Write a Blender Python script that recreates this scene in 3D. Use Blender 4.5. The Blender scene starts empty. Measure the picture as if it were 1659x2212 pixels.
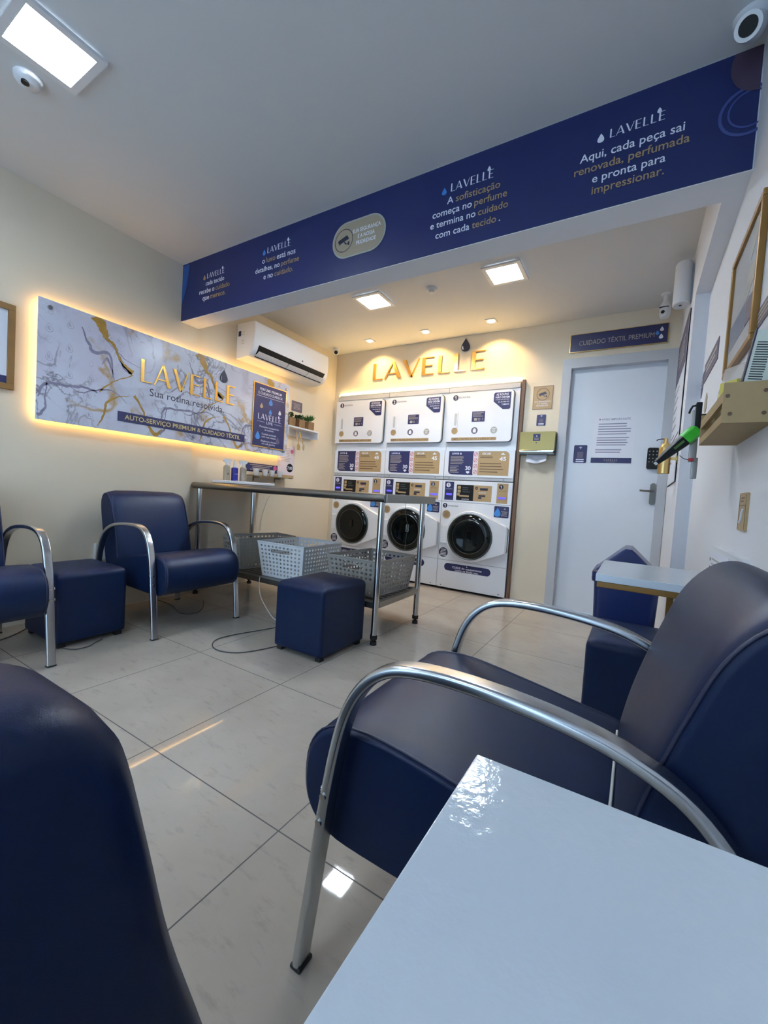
import bpy, bmesh, math, random
from mathutils import Vector, Matrix

S = bpy.context.scene
COL = S.collection
R = math.radians

# ------------------------------------------------------------------ camera, world, exposure
cam_d = bpy.data.cameras.new('camera')
cam_d.sensor_fit = 'HORIZONTAL'
cam_d.sensor_width = 36.0
cam_d.lens = 36.0 * 896.1 / 1659.0
cam_d.clip_start = 0.01
cam = bpy.data.objects.new('camera', cam_d)
COL.objects.link(cam)
_y, _p, _r = 0.542853, 0.043358, -0.063672          # yaw left, pitch down, roll
_f = Vector((-math.sin(_y) * math.cos(_p), math.cos(_y) * math.cos(_p), -math.sin(_p)))
_r0 = Vector((math.cos(_y), math.sin(_y), 0))
_d0 = _f.cross(_r0)
_rt = math.cos(_r) * _r0 + math.sin(_r) * _d0
_dn = _f.cross(_rt)
_M = Matrix((_rt, -_dn, -_f)).transposed().to_4x4()
_M.translation = Vector((0, 0, 0.914))
cam.matrix_world = _M
S.camera = cam

W = bpy.data.worlds.new('world')
S.world = W
W.use_nodes = True
W.node_tree.nodes['Background'].inputs[0].default_value = (0.50, 0.73, 1.0, 1)
W.node_tree.nodes['Background'].inputs[1].default_value = 2.3

S.view_settings.view_transform = 'Standard'
S.view_settings.look = 'None'
S.view_settings.gamma = 1.0
S.view_settings.exposure = 0.58
S.view_settings.use_curve_mapping = False
try:
    S.cycles.use_denoising = True
    S.cycles.max_bounces = 8
    S.cycles.diffuse_bounces = 5
    S.cycles.glossy_bounces = 4
    S.cycles.sample_clamp_indirect = 6.0
    S.cycles.caustics_reflective = False
    S.cycles.caustics_refractive = False
except Exception:
    pass

PANEL_L = 135.0          # ceiling panel radiance
PANEL_C = (0.80, 0.91, 1.0)
LED_L = 9.0             # warm strips
WARM = (1.0, 0.60, 0.16)
SPOT_W = 15.0

# ------------------------------------------------------------------ materials
def C(h):
    h = h.lstrip('#')
    o = []
    for i in (0, 2, 4):
        c = int(h[i:i + 2], 16) / 255.0
        o.append(c / 12.92 if c <= 0.04045 else ((c + 0.055) / 1.055) ** 2.4)
    return tuple(o) + (1.0,)

def setin(b, **k):
    for n, v in k.items():
        n = n.replace('_', ' ')
        if n in b.inputs:
            b.inputs[n].default_value = v

def mat(name, col, rough=0.5, metal=0.0, emit=None, noise=0.0, nscale=40.0, bump=0.0, bscale=200.0, spec=0.5, coat=0.0, alpha=1.0, trans=0.0):
    m = bpy.data.materials.new(name)
    m.use_nodes = True
    nt = m.node_tree
    b = nt.nodes['Principled BSDF']
    c = C(col) if isinstance(col, str) else tuple(col) + (1.0,)
    setin(b, Base_Color=c, Roughness=rough, Metallic=metal, Specular_IOR_Level=spec, Coat_Weight=coat, Alpha=alpha, Transmission_Weight=trans)
    tc = nt.nodes.new('ShaderNodeTexCoord')
    if emit:
        setin(b, Emission_Color=tuple(emit[0]) + (1.0,), Emission_Strength=emit[1])
    if noise > 0:
        n = nt.nodes.new('ShaderNodeTexNoise')
        n.inputs['Scale'].default_value = nscale
        n.inputs['Detail'].default_value = 4
        nt.links.new(tc.outputs['Object'], n.inputs['Vector'])
        mx = nt.nodes.new('ShaderNodeMix')
        mx.data_type = 'RGBA'
        mx.inputs[6].default_value = tuple(min(1, v * (1 - noise)) for v in c[:3]) + (1,)
        mx.inputs[7].default_value = tuple(min(1, v * (1 + noise)) for v in c[:3]) + (1,)
        nt.links.new(n.outputs['Fac'], mx.inputs[0])
        nt.links.new(mx.outputs[2], b.inputs['Base Color'])
    if bump > 0:
        n = nt.nodes.new('ShaderNodeTexNoise')
        n.inputs['Scale'].default_value = bscale
        n.inputs['Detail'].default_value = 3
        nt.links.new(tc.outputs['Object'], n.inputs['Vector'])
        bp = nt.nodes.new('ShaderNodeBump')
        bp.inputs['Strength'].default_value = bump
        bp.inputs['Distance'].default_value = 0.002
        nt.links.new(n.outputs['Fac'], bp.inputs['Height'])
        nt.links.new(bp.outputs[0], b.inputs['Normal'])
    return m

M = {}
M['cream'] = mat('cream_wall_paint', '#dfd3be', 0.75, bump=0.15, bscale=90, noise=0.02, nscale=3)
M['white_wall'] = mat('white_wall_paint', '#e2e4ea', 0.75, bump=0.12, bscale=90, noise=0.02, nscale=3)
M['ceil'] = mat('ceiling_paint', '#d6d7d8', 0.85, bump=0.08, bscale=80, noise=0.015, nscale=2)
M['vinyl'] = mat('navy_vinyl', '#0a1a39', 0.40, bump=0.12, bscale=900, noise=0.06, nscale=6, spec=0.2)
M['piping'] = mat('navy_piping', '#141d3a', 0.45)
M['alu'] = mat('brushed_aluminium', '#c9ccd0', 0.24, 1.0, noise=0.06, nscale=25)
M['steel'] = mat('satin_stainless_steel', '#8f8d89', 0.32, 1.0, noise=0.05, nscale=12)
M['chrome'] = mat('polished_steel', '#c4c4c4', 0.12, 1.0)
M['darksteel'] = mat('dark_steel', '#74726d', 0.4, 0.9)
M['rubber'] = mat('black_rubber', '#121214', 0.6)
M['black'] = mat('black_plastic', '#0a0b0e', 0.5, spec=0.25)
M['white_lam'] = mat('white_laminate', '#cdd6df', 0.09, bump=0.2, bscale=110, noise=0.01)
M['enamel'] = mat('white_enamel', '#e8ecf3', 0.22, noise=0.01, nscale=5)
M['enamel_grey'] = mat('grey_enamel', '#b9bcc2', 0.35)
M['whiteplastic'] = mat('white_plastic', '#dcdee2', 0.35)
M['navy'] = mat('navy_print', '#1d2150', 0.45)
M['bannerblue'] = mat('banner_blue_film', '#16235a', 0.42, noise=0.06, nscale=1.5)
M['wave'] = mat('banner_light_blue_print', '#1f4f94', 0.42, noise=0.25, nscale=6)
M['bannerbrown'] = mat('banner_brown_print', '#4a3c50', 0.42)
M['ringprint'] = mat('banner_ring_print', '#3b4a86', 0.42)
M['printwhite'] = mat('white_print', '#e4e6f2', 0.5)
M['printgrey'] = mat('grey_print', '#a79e94', 0.5)
M['printgold'] = mat('tan_print', '#a98e66', 0.5)
M['tan'] = mat('tan_sticker', '#ab9068', 0.5, noise=0.03)
M['taupe'] = mat('taupe_sticker', '#a2957f', 0.5, noise=0.03)
M['greyst'] = mat('grey_sticker', '#a3a39e', 0.5)
M['ink'] = mat('dark_ink', '#20223a', 0.6)
M['brownink'] = mat('brown_ink', '#5d4632', 0.6)
M['purple'] = mat('grey_purple_print', '#5d5468', 0.6)
M['paper'] = mat('white_paper', '#e3e6f0', 0.7)
M['pinkpaper'] = mat('pale_pink_paper', '#ded2da', 0.7)
M['pinkdot'] = mat('pink_print', '#b0507a', 0.6)
M['blueprint'] = mat('bright_blue_print', '#3f86cf', 0.4, noise=0.2, nscale=60)
M['goldmirror'] = mat('gold_mirror_acrylic', (0.86, 0.50, 0.13), 0.25, 0.75)
M['brass'] = mat('brushed_brass', (0.62, 0.43, 0.17), 0.28, 1.0, noise=0.05, nscale=20)
M['goldsatin'] = mat('satin_gold_steel', (0.34, 0.27, 0.11), 0.34, 1.0)
M['goldframe'] = mat('gold_painted_frame', '#8a6530', 0.4, 0.4, noise=0.08, nscale=15)
M['oak'] = mat('brown_wood_frame', '#7d5c2f', 0.5, noise=0.2, nscale=12)
M['brownwood'] = mat('dark_brown_wood', '#5f4634', 0.55, noise=0.2, nscale=10)
M['mdf'] = mat('raw_fibreboard', '#a28a62', 0.7, noise=0.08, nscale=30)
M['potwood'] = mat('wooden_pot', '#7c5c3b', 0.6, noise=0.35, nscale=18)
M['soil'] = mat('dark_soil', '#2b241c', 0.9)
M['leaf'] = mat('green_leaf', '#3f6a2c', 0.5, noise=0.4, nscale=30)
M['leafdark'] = mat('dark_green_leaf', '#28451f', 0.5, noise=0.4, nscale=30)
M['basket'] = mat('shaded_grey_plastic_basket', '#9d9b95', 0.4)  # grey holds the shade under the table, put into the colour
M['basketwhite'] = mat('white_plastic_basket', '#dfe5ea', 0.35)
M['binblue'] = mat('dark_blue_plastic', '#1c2a5c', 0.28)
M['glassdark'] = mat('dark_door_glass', '#050809', 0.06, spec=0.28)
M['drum'] = mat('drum_steel', '#3a3f42', 0.3, 0.8)
M['gasket'] = mat('dark_grey_gasket', '#3c4444', 0.35)
M['screen'] = mat('lit_blue_display', '#2a2ad0', 0.4, emit=((0.12, 0.10, 1.0), 0.9))
M['greenplastic'] = mat('bright_green_plastic', '#2fae2a', 0.4)
M['red'] = mat('red_plastic', '#a11d22', 0.4)
M['diffuser'] = mat('lit_diffuser', '#ffffff', 0.5, emit=(PANEL_C, PANEL_L))
M['diffuser_rear'] = mat('lit_diffuser_bright', '#ffffff', 0.5, emit=(PANEL_C, PANEL_L * 2.6))
M['warmled'] = mat('lit_warm_led', '#ffd9a0', 0.5, emit=(WARM, LED_L))
M['warmled2'] = mat('lit_warm_led_bar', '#ffe9b0', 0.5, emit=((1.0, 0.70, 0.26), 18.0))
M['warmlens'] = mat('lit_warm_lens', '#fff0d0', 0.5, emit=((1.0, 0.85, 0.6), 12.0))
M['clear'] = mat('clear_glass', '#dfeee8', 0.03, trans=1.0)
M['clearbag'] = mat('clear_plastic', '#cfc4bd', 0.35, alpha=0.4)
M['yellow'] = mat('yellow_granules', '#d9cc6a', 0.8)
M['beigebottle'] = mat('beige_bottle', '#a89c88', 0.4)
M['bluebottle'] = mat('royal_blue_bottle', '#2a2c92', 0.35)
M['cable'] = mat('grey_cable', '#4a4a4c', 0.5)
M['cablewhite'] = mat('white_cable', '#c9c9c6', 0.5)
M['artgrey'] = mat('framed_print_paper', '#b7bbc2', 0.3, noise=0.12, nscale=6)
M['artblue'] = mat('framed_print_blue', '#76839a', 0.3, noise=0.25, nscale=40)
M['bookpage'] = mat('printed_page', '#cdd2c6', 0.8)

def floor_mat():
    m = bpy.data.materials.new('polished_porcelain_tiles')
    m.use_nodes = True
    nt = m.node_tree
    N = nt.nodes
    L = nt.links.new
    b = N['Principled BSDF']
    tc = N.new('ShaderNodeTexCoord')
    sp = N.new('ShaderNodeSeparateXYZ')
    L(tc.outputs['Object'], sp.inputs[0])
    ds = []
    for ax, off in (('X', 0.746), ('Y', -0.797)):
        a = N.new('ShaderNodeMath'); a.operation = 'ADD'; a.inputs[1].default_value = off + 60.0
        L(sp.outputs[ax], a.inputs[0])
        d = N.new('ShaderNodeMath'); d.operation = 'DIVIDE'; d.inputs[1].default_value = 0.6
        L(a.outputs[0], d.inputs[0])
        p = N.new('ShaderNodeMath'); p.operation = 'PINGPONG'; p.inputs[1].default_value = 0.5
        L(d.outputs[0], p.inputs[0])
        ds.append(p)
    mn = N.new('ShaderNodeMath'); mn.operation = 'MINIMUM'
    L(ds[0].outputs[0], mn.inputs[0]); L(ds[1].outputs[0], mn.inputs[1])
    g = N.new('ShaderNodeMath'); g.operation = 'LESS_THAN'; g.inputs[1].default_value = 0.0032
    L(mn.outputs[0], g.inputs[0])
    n1 = N.new('ShaderNodeTexNoise'); n1.inputs['Scale'].default_value = 2.2; n1.inputs['Detail'].default_value = 6; n1.inputs['Roughness'].default_value = 0.6
    L(tc.outputs['Object'], n1.inputs['Vector'])
    mp = N.new('ShaderNodeMapping'); mp.inputs['Rotation'].default_value = (0, 0, 0.6); mp.inputs['Scale'].default_value = (9, 30, 1)
    L(tc.outputs['Object'], mp.inputs[0])
    n2 = N.new('ShaderNodeTexNoise'); n2.inputs['Scale'].default_value = 1.2; n2.inputs['Detail'].default_value = 5; n2.inputs['Roughness'].default_value = 0.65
    L(mp.outputs[0], n2.inputs['Vector'])
    r1 = N.new('ShaderNodeValToRGB')
    r1.color_ramp.elements[0].position = 0.3; r1.color_ramp.elements[0].color = C('#aea59b')
    r1.color_ramp.elements[1].position = 0.72; r1.color_ramp.elements[1].color = C('#bfb6ab')
    L(n1.outputs['Fac'], r1.inputs[0])
    r2 = N.new('ShaderNodeValToRGB')
    r2.color_ramp.elements[0].position = 0.56; r2.color_ramp.elements[0].color = (0, 0, 0, 1)
    r2.color_ramp.elements[1].position = 0.75; r2.color_ramp.elements[1].color = (0.45, 0.45, 0.45, 1)
    L(n2.outputs['Fac'], r2.inputs[0])
    mx = N.new('ShaderNodeMix'); mx.data_type = 'RGBA'
    L(r2.outputs[0], mx.inputs[0]); L(r1.outputs[0], mx.inputs[6]); mx.inputs[7].default_value = C('#888079')
    mg = N.new('ShaderNodeMix'); mg.data_type = 'RGBA'
    L(g.outputs[0], mg.inputs[0]); L(mx.outputs[2], mg.inputs[6]); mg.inputs[7].default_value = C('#5d5b5a')
    L(mg.outputs[2], b.inputs['Base Color'])
    rr = N.new('ShaderNodeMath'); rr.operation = 'MULTIPLY_ADD'; rr.inputs[1].default_value = 0.6; rr.inputs[2].default_value = 0.035
    L(g.outputs[0], rr.inputs[0]); L(rr.outputs[0], b.inputs['Roughness'])
    setin(b, Specular_IOR_Level=0.22)
    return m
M['doorpaint'] = mat('door_paint', '#dfe5ee', 0.45, bump=0.05, bscale=60)
M['floor'] = floor_mat()

def marble_mat():
    m = bpy.data.materials.new('printed_marble_acrylic')
    m.use_nodes = True
    nt = m.node_tree; N = nt.nodes; L = nt.links.new
    b = N['Principled BSDF']
    tc = N.new('ShaderNodeTexCoord')
    def noise(sc, det, dist, off=0.0, rough=0.55):
        mp = N.new('ShaderNodeMapping'); mp.inputs['Location'].default_value = (off, off * 0.7, off * 1.3)
        L(tc.outputs['Object'], mp.inputs[0])
        n = N.new('ShaderNodeTexNoise'); n.inputs['Scale'].default_value = sc; n.inputs['Detail'].default_value = det
        n.inputs['Distortion'].default_value = dist; n.inputs['Roughness'].default_value = rough
        L(mp.outputs[0], n.inputs['Vector'])
        return n
    def ridge(n, c, w):
        a = N.new('ShaderNodeMath'); a.operation = 'SUBTRACT'; a.inputs[1].default_value = c; L(n.outputs['Fac'], a.inputs[0])
        q = N.new('ShaderNodeMath'); q.operation = 'ABSOLUTE'; L(a.outputs[0], q.inputs[0])
        r = N.new('ShaderNodeMapRange'); r.inputs['From Min'].default_value = 0; r.inputs['From Max'].default_value = w
        r.inputs['To Min'].default_value = 1; r.inputs['To Max'].default_value = 0
        L(q.outputs[0], r.inputs[0])
        return r
    def ramp(n, lo, hi):
        r = N.new('ShaderNodeMapRange'); r.inputs['From Min'].default_value = lo; r.inputs['From Max'].default_value = hi
        L(n.outputs['Fac'], r.inputs[0]); return r
    def mul(a, c):
        q = N.new('ShaderNodeMath'); q.operation = 'MULTIPLY'; L(a.outputs[0], q.inputs[0])
        if isinstance(c, float): q.inputs[1].default_value = c
        else: L(c.outputs[0], q.inputs[1])
        return q
    def mix(f, a, c):
        x = N.new('ShaderNodeMix'); x.data_type = 'RGBA'; L(f.outputs[0], x.inputs[0])
        if isinstance(a, str): x.inputs[6].default_value = C(a)
        else: L(a.outputs[2], x.inputs[6])
        x.inputs[7].default_value = C(c); return x
    base = mix(ramp(noise(2.0, 4, 0.6, 3.1), 0.35, 0.7), '#d3dbea', '#c9c6d8')
    cloud = mix(mul(ramp(noise(3.0, 6, 1.6, 9.4), 0.52, 0.72), 0.55), base, '#9a9aae')
    v1 = mix(mul(mul(ridge(noise(2.1, 5, 2.2, 1.7), 0.5, 0.022), ramp(noise(1.6, 2, 0.3, 5.5), 0.42, 0.58)), 0.85), cloud, '#6a6678')
    v2 = mix(mul(mul(ridge(noise(1.5, 4, 1.6, 7.9), 0.5, 0.045), ramp(noise(2.3, 2, 0.4, 12.5), 0.5, 0.58)), 0.9), v1, '#b08d4f')
    v3 = mix(mul(mul(ridge(noise(3.6, 5, 2.0, 21.0), 0.5, 0.014), ramp(noise(1.9, 2, 0.2, 2.2), 0.48, 0.6)), 0.8), v2, '#57515e')
    L(v3.outputs[2], b.inputs['Base Color'])
    setin(b, Roughness=0.2, Specular_IOR_Level=0.5)
    return m
M['marble'] = marble_mat()

# ------------------------------------------------------------------ builder
_TC = {}
def tmesh(body, bold=0.0):
    k = (body, bold)
    if k not in _TC:
        cu = bpy.data.curves.new('tmp_text', 'FONT')
        cu.body = body
        cu.size = 1.0
        cu.resolution_u = 3
        cu.offset = bold
        ob = bpy.data.objects.new('tmp_text', cu)
        COL.objects.link(ob)
        bpy.context.view_layer.update()
        dg = bpy.context.evaluated_depsgraph_get()
        me = bpy.data.meshes.new_from_object(ob.evaluated_get(dg))
        vs = [(v.co.x, v.co.y) for v in me.vertices]
        fs = [tuple(p.vertices) for p in me.polygons]
        bpy.data.meshes.remove(me)
        bpy.data.objects.remove(ob)
        bpy.data.curves.remove(cu)
        xs = [v[0] for v in vs] or [0, 1]
        _TC[k] = (vs, fs, min(xs), max(xs))
    return _TC[k]

class B:
    def __init__(self):
        self.bm = bmesh.new()
    def quadmesh(self, vs, fs):
        self._qm(vs, fs)
        return self
    def _qm(self, vs, fs):
        v = [self.bm.verts.new(p) for p in vs]
        out = []
        for f in fs:
            try:
                out.append(self.bm.faces.new([v[i] for i in f]))
            except ValueError:
                pass
        return v, out
    def box(self, x0, x1, y0, y1, z0, z1, bev=0.0, seg=2):
        v, f = self._qm([(x0, y0, z0), (x1, y0, z0), (x1, y1, z0), (x0, y1, z0), (x0, y0, z1), (x1, y0, z1), (x1, y1, z1), (x0, y1, z1)],
                             [(3, 2, 1, 0), (4, 5, 6, 7), (0, 1, 5, 4), (1, 2, 6, 5), (2, 3, 7, 6), (3, 0, 4, 7)])
        if bev > 0:
            es = list({e for q in f for e in q.edges})
            bmesh.ops.bevel(self.bm, geom=es, offset=bev, segments=seg, profile=0.5, affect='EDGES')
        return self
    def cyl(self, p0, p1, r0, r1=None, seg=20, caps=True):
        r1 = r0 if r1 is None else r1
        p0, p1 = Vector(p0), Vector(p1)
        d = (p1 - p0).normalized()
        a = d.orthogonal().normalized(); c = d.cross(a)
        vs = []
        for p, r in ((p0, r0), (p1, r1)):
            for i in range(seg):
                t = 2 * math.pi * i / seg
                vs.append(p + a * (r * math.cos(t)) + c * (r * math.sin(t)))
        fs = [(i, (i + 1) % seg, seg + (i + 1) % seg, seg + i) for i in range(seg)]
        if caps:
            fs += [tuple(range(seg))[::-1], tuple(range(seg, 2 * seg))]
        self.quadmesh(vs, fs)
        return self
    def lathe(self, c, prof, axis='z', seg=32):
        c = Vector(c)
        vs, n = [], len(prof)
        for i in range(seg):
            t = 2 * math.pi * i / seg
            for r, h in prof:
                u, w = r * math.cos(t), r * math.sin(t)
                vs.append(c + (Vector((u, w, h)) if axis == 'z' else Vector((u, h, w)) if axis == 'y' else Vector((h, u, w))))
        fs = []
        for i in range(seg):
            j = (i + 1) % seg
            for k in range(n - 1):
                fs.append((i * n + k, j * n + k, j * n + k + 1, i * n + k + 1))
        self.quadmesh(vs, fs)
        bmesh.ops.remove_doubles(self.bm, verts=self.bm.verts[:], dist=1e-6)
        return self
    def ball(self, c, r, sx=1, sy=1, sz=1, seg=20):
        m = Matrix.Translation(Vector(c)) @ Matrix.Diagonal((sx, sy, sz, 1))
        bmesh.ops.create_uvsphere(self.bm, u_segments=seg, v_segments=seg // 2 + 2, radius=r, matrix=m)
        return self
    def prism(self, pts, y0, y1):
        n = len(pts)
        vs = [(x, y0, z) for x, z in pts] + [(x, y1, z) for x, z in pts]
        fs = [tuple(range(n)), tuple(range(2 * n - 1, n - 1, -1))] + [(i, n + i, n + (i + 1) % n, (i + 1) % n) for i in range(n)]
        self.quadmesh(vs, fs)
        return self
    def rect(self, x0, z0, x1, z1, y0, y1=0.0):
        return self.prism([(x0, z0), (x1, z0), (x1, z1), (x0, z1)], y0, y1)
    def rrect(self, x0, z0, x1, z1, r, y0, y1=0.0, corners=(1, 1, 1, 1), seg=6):
        pts = []
        for k, (cx, cz, a) in enumerate(((x0 + r, z0 + r, 180), (x1 - r, z0 + r, 270), (x1 - r, z1 - r, 0), (x0 + r, z1 - r, 90))):
            if corners[k]:
                for i in range(seg + 1):
                    t = R(a + 90.0 * i / seg)
                    pts.append((cx + r * math.cos(t), cz + r * math.sin(t)))
            else:
                pts.append(((x0, z0), (x1, z0), (x1, z1), (x0, z1))[k])
        return self.prism(pts, y0, y1)
    def disc(self, cx, cz, r, y0, y1=0.0, seg=28, rz=None):
        rz = r if rz is None else rz
        return self.prism([(cx + r * math.cos(2 * math.pi * i / seg), cz + rz * math.sin(2 * math.pi * i / seg)) for i in range(seg)], y0, y1)
    def ring(self, cx, cz, r0, r1, y, seg=28, sq=1.0):
        vs, fs = [], []
        for i in range(seg):
            t = 2 * math.pi * i / seg
            vs += [(cx + r0 * sq * math.cos(t), y, cz + r0 * math.sin(t)), (cx + r1 * sq * math.cos(t), y, cz + r1 * math.sin(t))]
        for i in range(seg):
            j = (i + 1) % seg
            fs.append((2 * i, 2 * j, 2 * j + 1, 2 * i + 1))
        self.quadmesh(vs, fs)
        return self
    def outline(self, pts, w, y):
        n = len(pts)
        c = (sum(p[0] for p in pts) / n, sum(p[1] for p in pts) / n)
        s = lambda p: (p[0] + (c[0] - p[0]) * w, p[1] + (c[1] - p[1]) * w)
        vs = [(p[0], y, p[1]) for p in pts] + [(s(p)[0], y, s(p)[1]) for p in pts]
        self.quadmesh(vs, [(i, (i + 1) % n, n + (i + 1) % n, n + i) for i in range(n)])
        return self
    def text(self, body, cx, cz, y, w=None, size=None, bold=0.0, align='c', shear=0.0):
        vs, fs, a, b = tmesh(body, bold)
        if size is None:
            size = w / (b - a)
        sx = size if w is None else w / (b - a)
        ox = {'c': cx - sx * (a + b) / 2, 'l': cx - sx * a, 'r': cx - sx * b}[align]
        self.quadmesh([(ox + sx * x + shear * size * v, y, cz + size * (v - 0.35)) for x, v in vs], fs)
        return self
    def lines(self, x0, x1, z0, z1, n, y, h=None, seed=1, ragged=0.3, align='l'):
        rnd = random.Random(seed)
        st = (z1 - z0) / n
        h = st * 0.4 if h is None else h
        for i in range(n):
            z = z1 - st * (i + 0.5)
            w = (x1 - x0) * (1 - ragged * rnd.random())
            xa = x0 if align == 'l' else (x0 + x1 - w) / 2
            self.quadmesh([(xa, y, z - h / 2), (xa + w, y, z - h / 2), (xa + w, y, z + h / 2), (xa, y, z + h / 2)], [(0, 1, 2, 3)])
        return self
    def drop(self, cx, cz, h, y0, y1, seg=22, wid=0.7):
        pts = []
        for i in range(seg):
            t = 2 * math.pi * (i + 0.5) / seg - math.pi
            s = math.sin(t) * abs(math.sin(t / 2)) ** 1.5
            pts.append((cx + wid / 0.7 * 0.5 * h * s, cz + 0.5 * h * math.cos(t)))
        return self.prism(pts, y0, y1)
    def droppts(self, cx, cz, h, seg=22):
        pts = []
        for i in range(seg):
            t = 2 * math.pi * (i + 0.5) / seg - math.pi
            pts.append((cx + 0.5 * h * math.sin(t) * abs(math.sin(t / 2)) ** 1.5, cz + 0.5 * h * math.cos(t)))
        return pts
    def tube(self, path, r, seg=8, closed=False):
        path = [Vector(p) for p in path]
        n = len(path)
        vs = []
        up = None
        for i, p in enumerate(path):
            d = (path[min(i + 1, n - 1)] - path[max(i - 1, 0)]).normalized()
            a = d.orthogonal().normalized() if up is None else (up - d * up.dot(d)).normalized()
            up = a
            c = d.cross(a)
            for k in range(seg):
                t = 2 * math.pi * k / seg
                vs.append(p + a * (r * math.cos(t)) + c * (r * math.sin(t)))
        fs = [(i * seg + k, i * seg + (k + 1) % seg, (i + 1) * seg + (k + 1) % seg, (i + 1) * seg + k) for i in range(n - 1) for k in range(seg)]
        fs += [tuple(range(seg))[::-1], tuple(range((n - 1) * seg, n * seg))]
        self.quadmesh(vs, fs)
        return self
    def flatbar(self, path, y, wid, th, rr=0.007):
        """bar of wid along y and th in the x-z plane swept along an x-z path"""
        path = [Vector((p[0], 0, p[1])) for p in path]
        n = len(path)
        sec = []
        for cx, cz, a in ((wid / 2 - rr, th / 2 - rr, 0), (-wid / 2 + rr, th / 2 - rr, 90), (-wid / 2 + rr, -th / 2 + rr, 180), (wid / 2 - rr, -th / 2 + rr, 270)):
            for i in range(4):
                t = R(a + 30 * i)
                sec.append((cx + rr * math.cos(t), cz + rr * math.sin(t)))
        m = len(sec)
        vs = []
        for i, p in enumerate(path):
            d = (path[min(i + 1, n - 1)] - path[max(i - 1, 0)]).normalized()
            nrm = Vector((-d.z, 0, d.x))
            for u, v in sec:
                q = p + nrm * v
                vs.append((q.x, y + u, q.z))
        fs = [(i * m + k, i * m + (k + 1) % m, (i + 1) * m + (k + 1) % m, (i + 1) * m + k) for i in range(n - 1) for k in range(m)]
        fs += [tuple(range(m))[::-1], tuple(range((n - 1) * m, n * m))]
        self.quadmesh(vs, fs)
        return self
    def loft(self, secs):
        """closed loops of equal length"""
        n = len(secs[0])
        vs = [p for s in secs for p in s]
        fs = [(i * n + k, i * n + (k + 1) % n, (i + 1) * n + (k + 1) % n, (i + 1) * n + k) for i in range(len(secs) - 1) for k in range(n)]
        fs += [tuple(range(n))[::-1], tuple(range((len(secs) - 1) * n, len(secs) * n))]
        self.quadmesh(vs, fs)
        return self
    def build(self, name, m, parent=None, angle=38, smooth=True, label=None):
        bm = self.bm
        bmesh.ops.recalc_face_normals(bm, faces=bm.faces[:])
        me = bpy.data.meshes.new(name)
        bm.to_mesh(me)
        bm.free()
        if smooth:
            for p in me.polygons:
                p.use_smooth = True
            me.set_sharp_from_angle(angle=R(angle))
            wn = True
        else:
            wn = False
        me.materials.append(M[m] if isinstance(m, str) else m)
        o = bpy.data.objects.new(name, me)
        COL.objects.link(o)
        if parent is not None:
            o.parent = parent
        if label:
            o['label'] = label
        if wn:
            md = o.modifiers.new('weighted_normal', 'WEIGHTED_NORMAL'); md.keep_sharp = True; md.weight = 50
        return o

def tag(o, label, cat, group=None, kind=None):
    if label: o['label'] = label
    if cat: o['category'] = cat
    if group: o['group'] = group
    if kind: o['kind'] = kind
    return o

def thing(name, label, cat, loc=(0, 0, 0), rz=0.0, group=None):
    o = bpy.data.objects.new(name, None)
    o.empty_display_size = 0.05
    COL.objects.link(o)
    o.location = loc
    o.rotation_euler = (0, 0, rz)
    return tag(o, label, cat, group)

def dup(root, loc, rz, label, group=None):
    r = root.copy(); COL.objects.link(r)
    r.location = loc; r.rotation_euler = (0, 0, rz); r['label'] = label
    if group: r['group'] = group
    for ch in list(root.children):
        c = ch.copy(); COL.objects.link(c); c.parent = r
        for g in list(ch.children):
            d = g.copy(); COL.objects.link(d); d.parent = c
    return r

def struct(o):
    o['kind'] = 'structure'
    return o

def catmull(pts, k=6, closed=False):
    P = [Vector(p) for p in pts]
    n = len(P)
    out = []
    for i in range(n if closed else n - 1):
        if closed:
            a, b, c, d = P[(i - 1) % n], P[i], P[(i + 1) % n], P[(i + 2) % n]
        else:
            a, b, c, d = P[max(i - 1, 0)], P[i], P[i + 1], P[min(i + 2, n - 1)]
        for j in range(k):
            t = j / k
            out.append(0.5 * ((2 * b) + (c - a) * t + (2 * a - 5 * b + 4 * c - d) * t * t + (3 * b - a - 3 * c + d) * t ** 3))
    if not closed:
        out.append(P[-1])
    return out

BACK, LEFT, RIGHT = 0.0, math.pi / 2, -math.pi / 2      # local -y faces the room

# wordmark letters in unit height; returns list of (letter polygons, x offset)
def wordmark():
    Lp = [[(0, 0), (.18, 0), (.18, 1), (0, 1)], [(.18, 0), (.62, 0), (.62, .055), (.18, .055)]]
    Ap = [[(0, 0), (.075, 0), (.50, .92), (.46, 1)], [(.44, 1), (.58, 1), (1.02, 0), (.80, 0)], [(.20, .27), (.70, .27), (.675, .325), (.225, .325)]]
    Vp = [[(0, 1), (.20, 1), (.62, 0), (.46, 0)], [(.52, 0), (.60, 0), (1.0, 1), (.93, 1)]]
    Ep = [[(0, 0), (.19, 0), (.19, 1), (0, 1)], [(.19, 0), (.66, 0), (.66, .055), (.19, .055)], [(.19, .49), (.58, .49), (.58, .545), (.19, .545)], [(.19, .945), (.66, .945), (.66, 1), (.19, 1)]]
    seq, x = [], 0.0
    for pol, adv in ((Lp, .74), (Ap, 1.10), (Vp, 1.14), (Ep, .90), (Lp, .86), (Lp, .88), (Ep, .66)):
        seq.append((pol, x)); x += adv
    return seq, x
WM, WMW = wordmark()

def logo(b, x0, z0, w, y0, y1=None, h=None):
    """wordmark from left x0, baseline z0, total width w"""
    s = w / WMW
    hh = s if h is None else h
    for pol, ox in WM:
        for q in pol:
            p = [(x0 + s * (ox + a), z0 + hh * c) for a, c in q]
            if y1 is None:
                b.quadmesh([(a, y0, c) for a, c in p], [tuple(range(len(p)))])
            else:
                b.prism(p, y0, y1)
    return b

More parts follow.
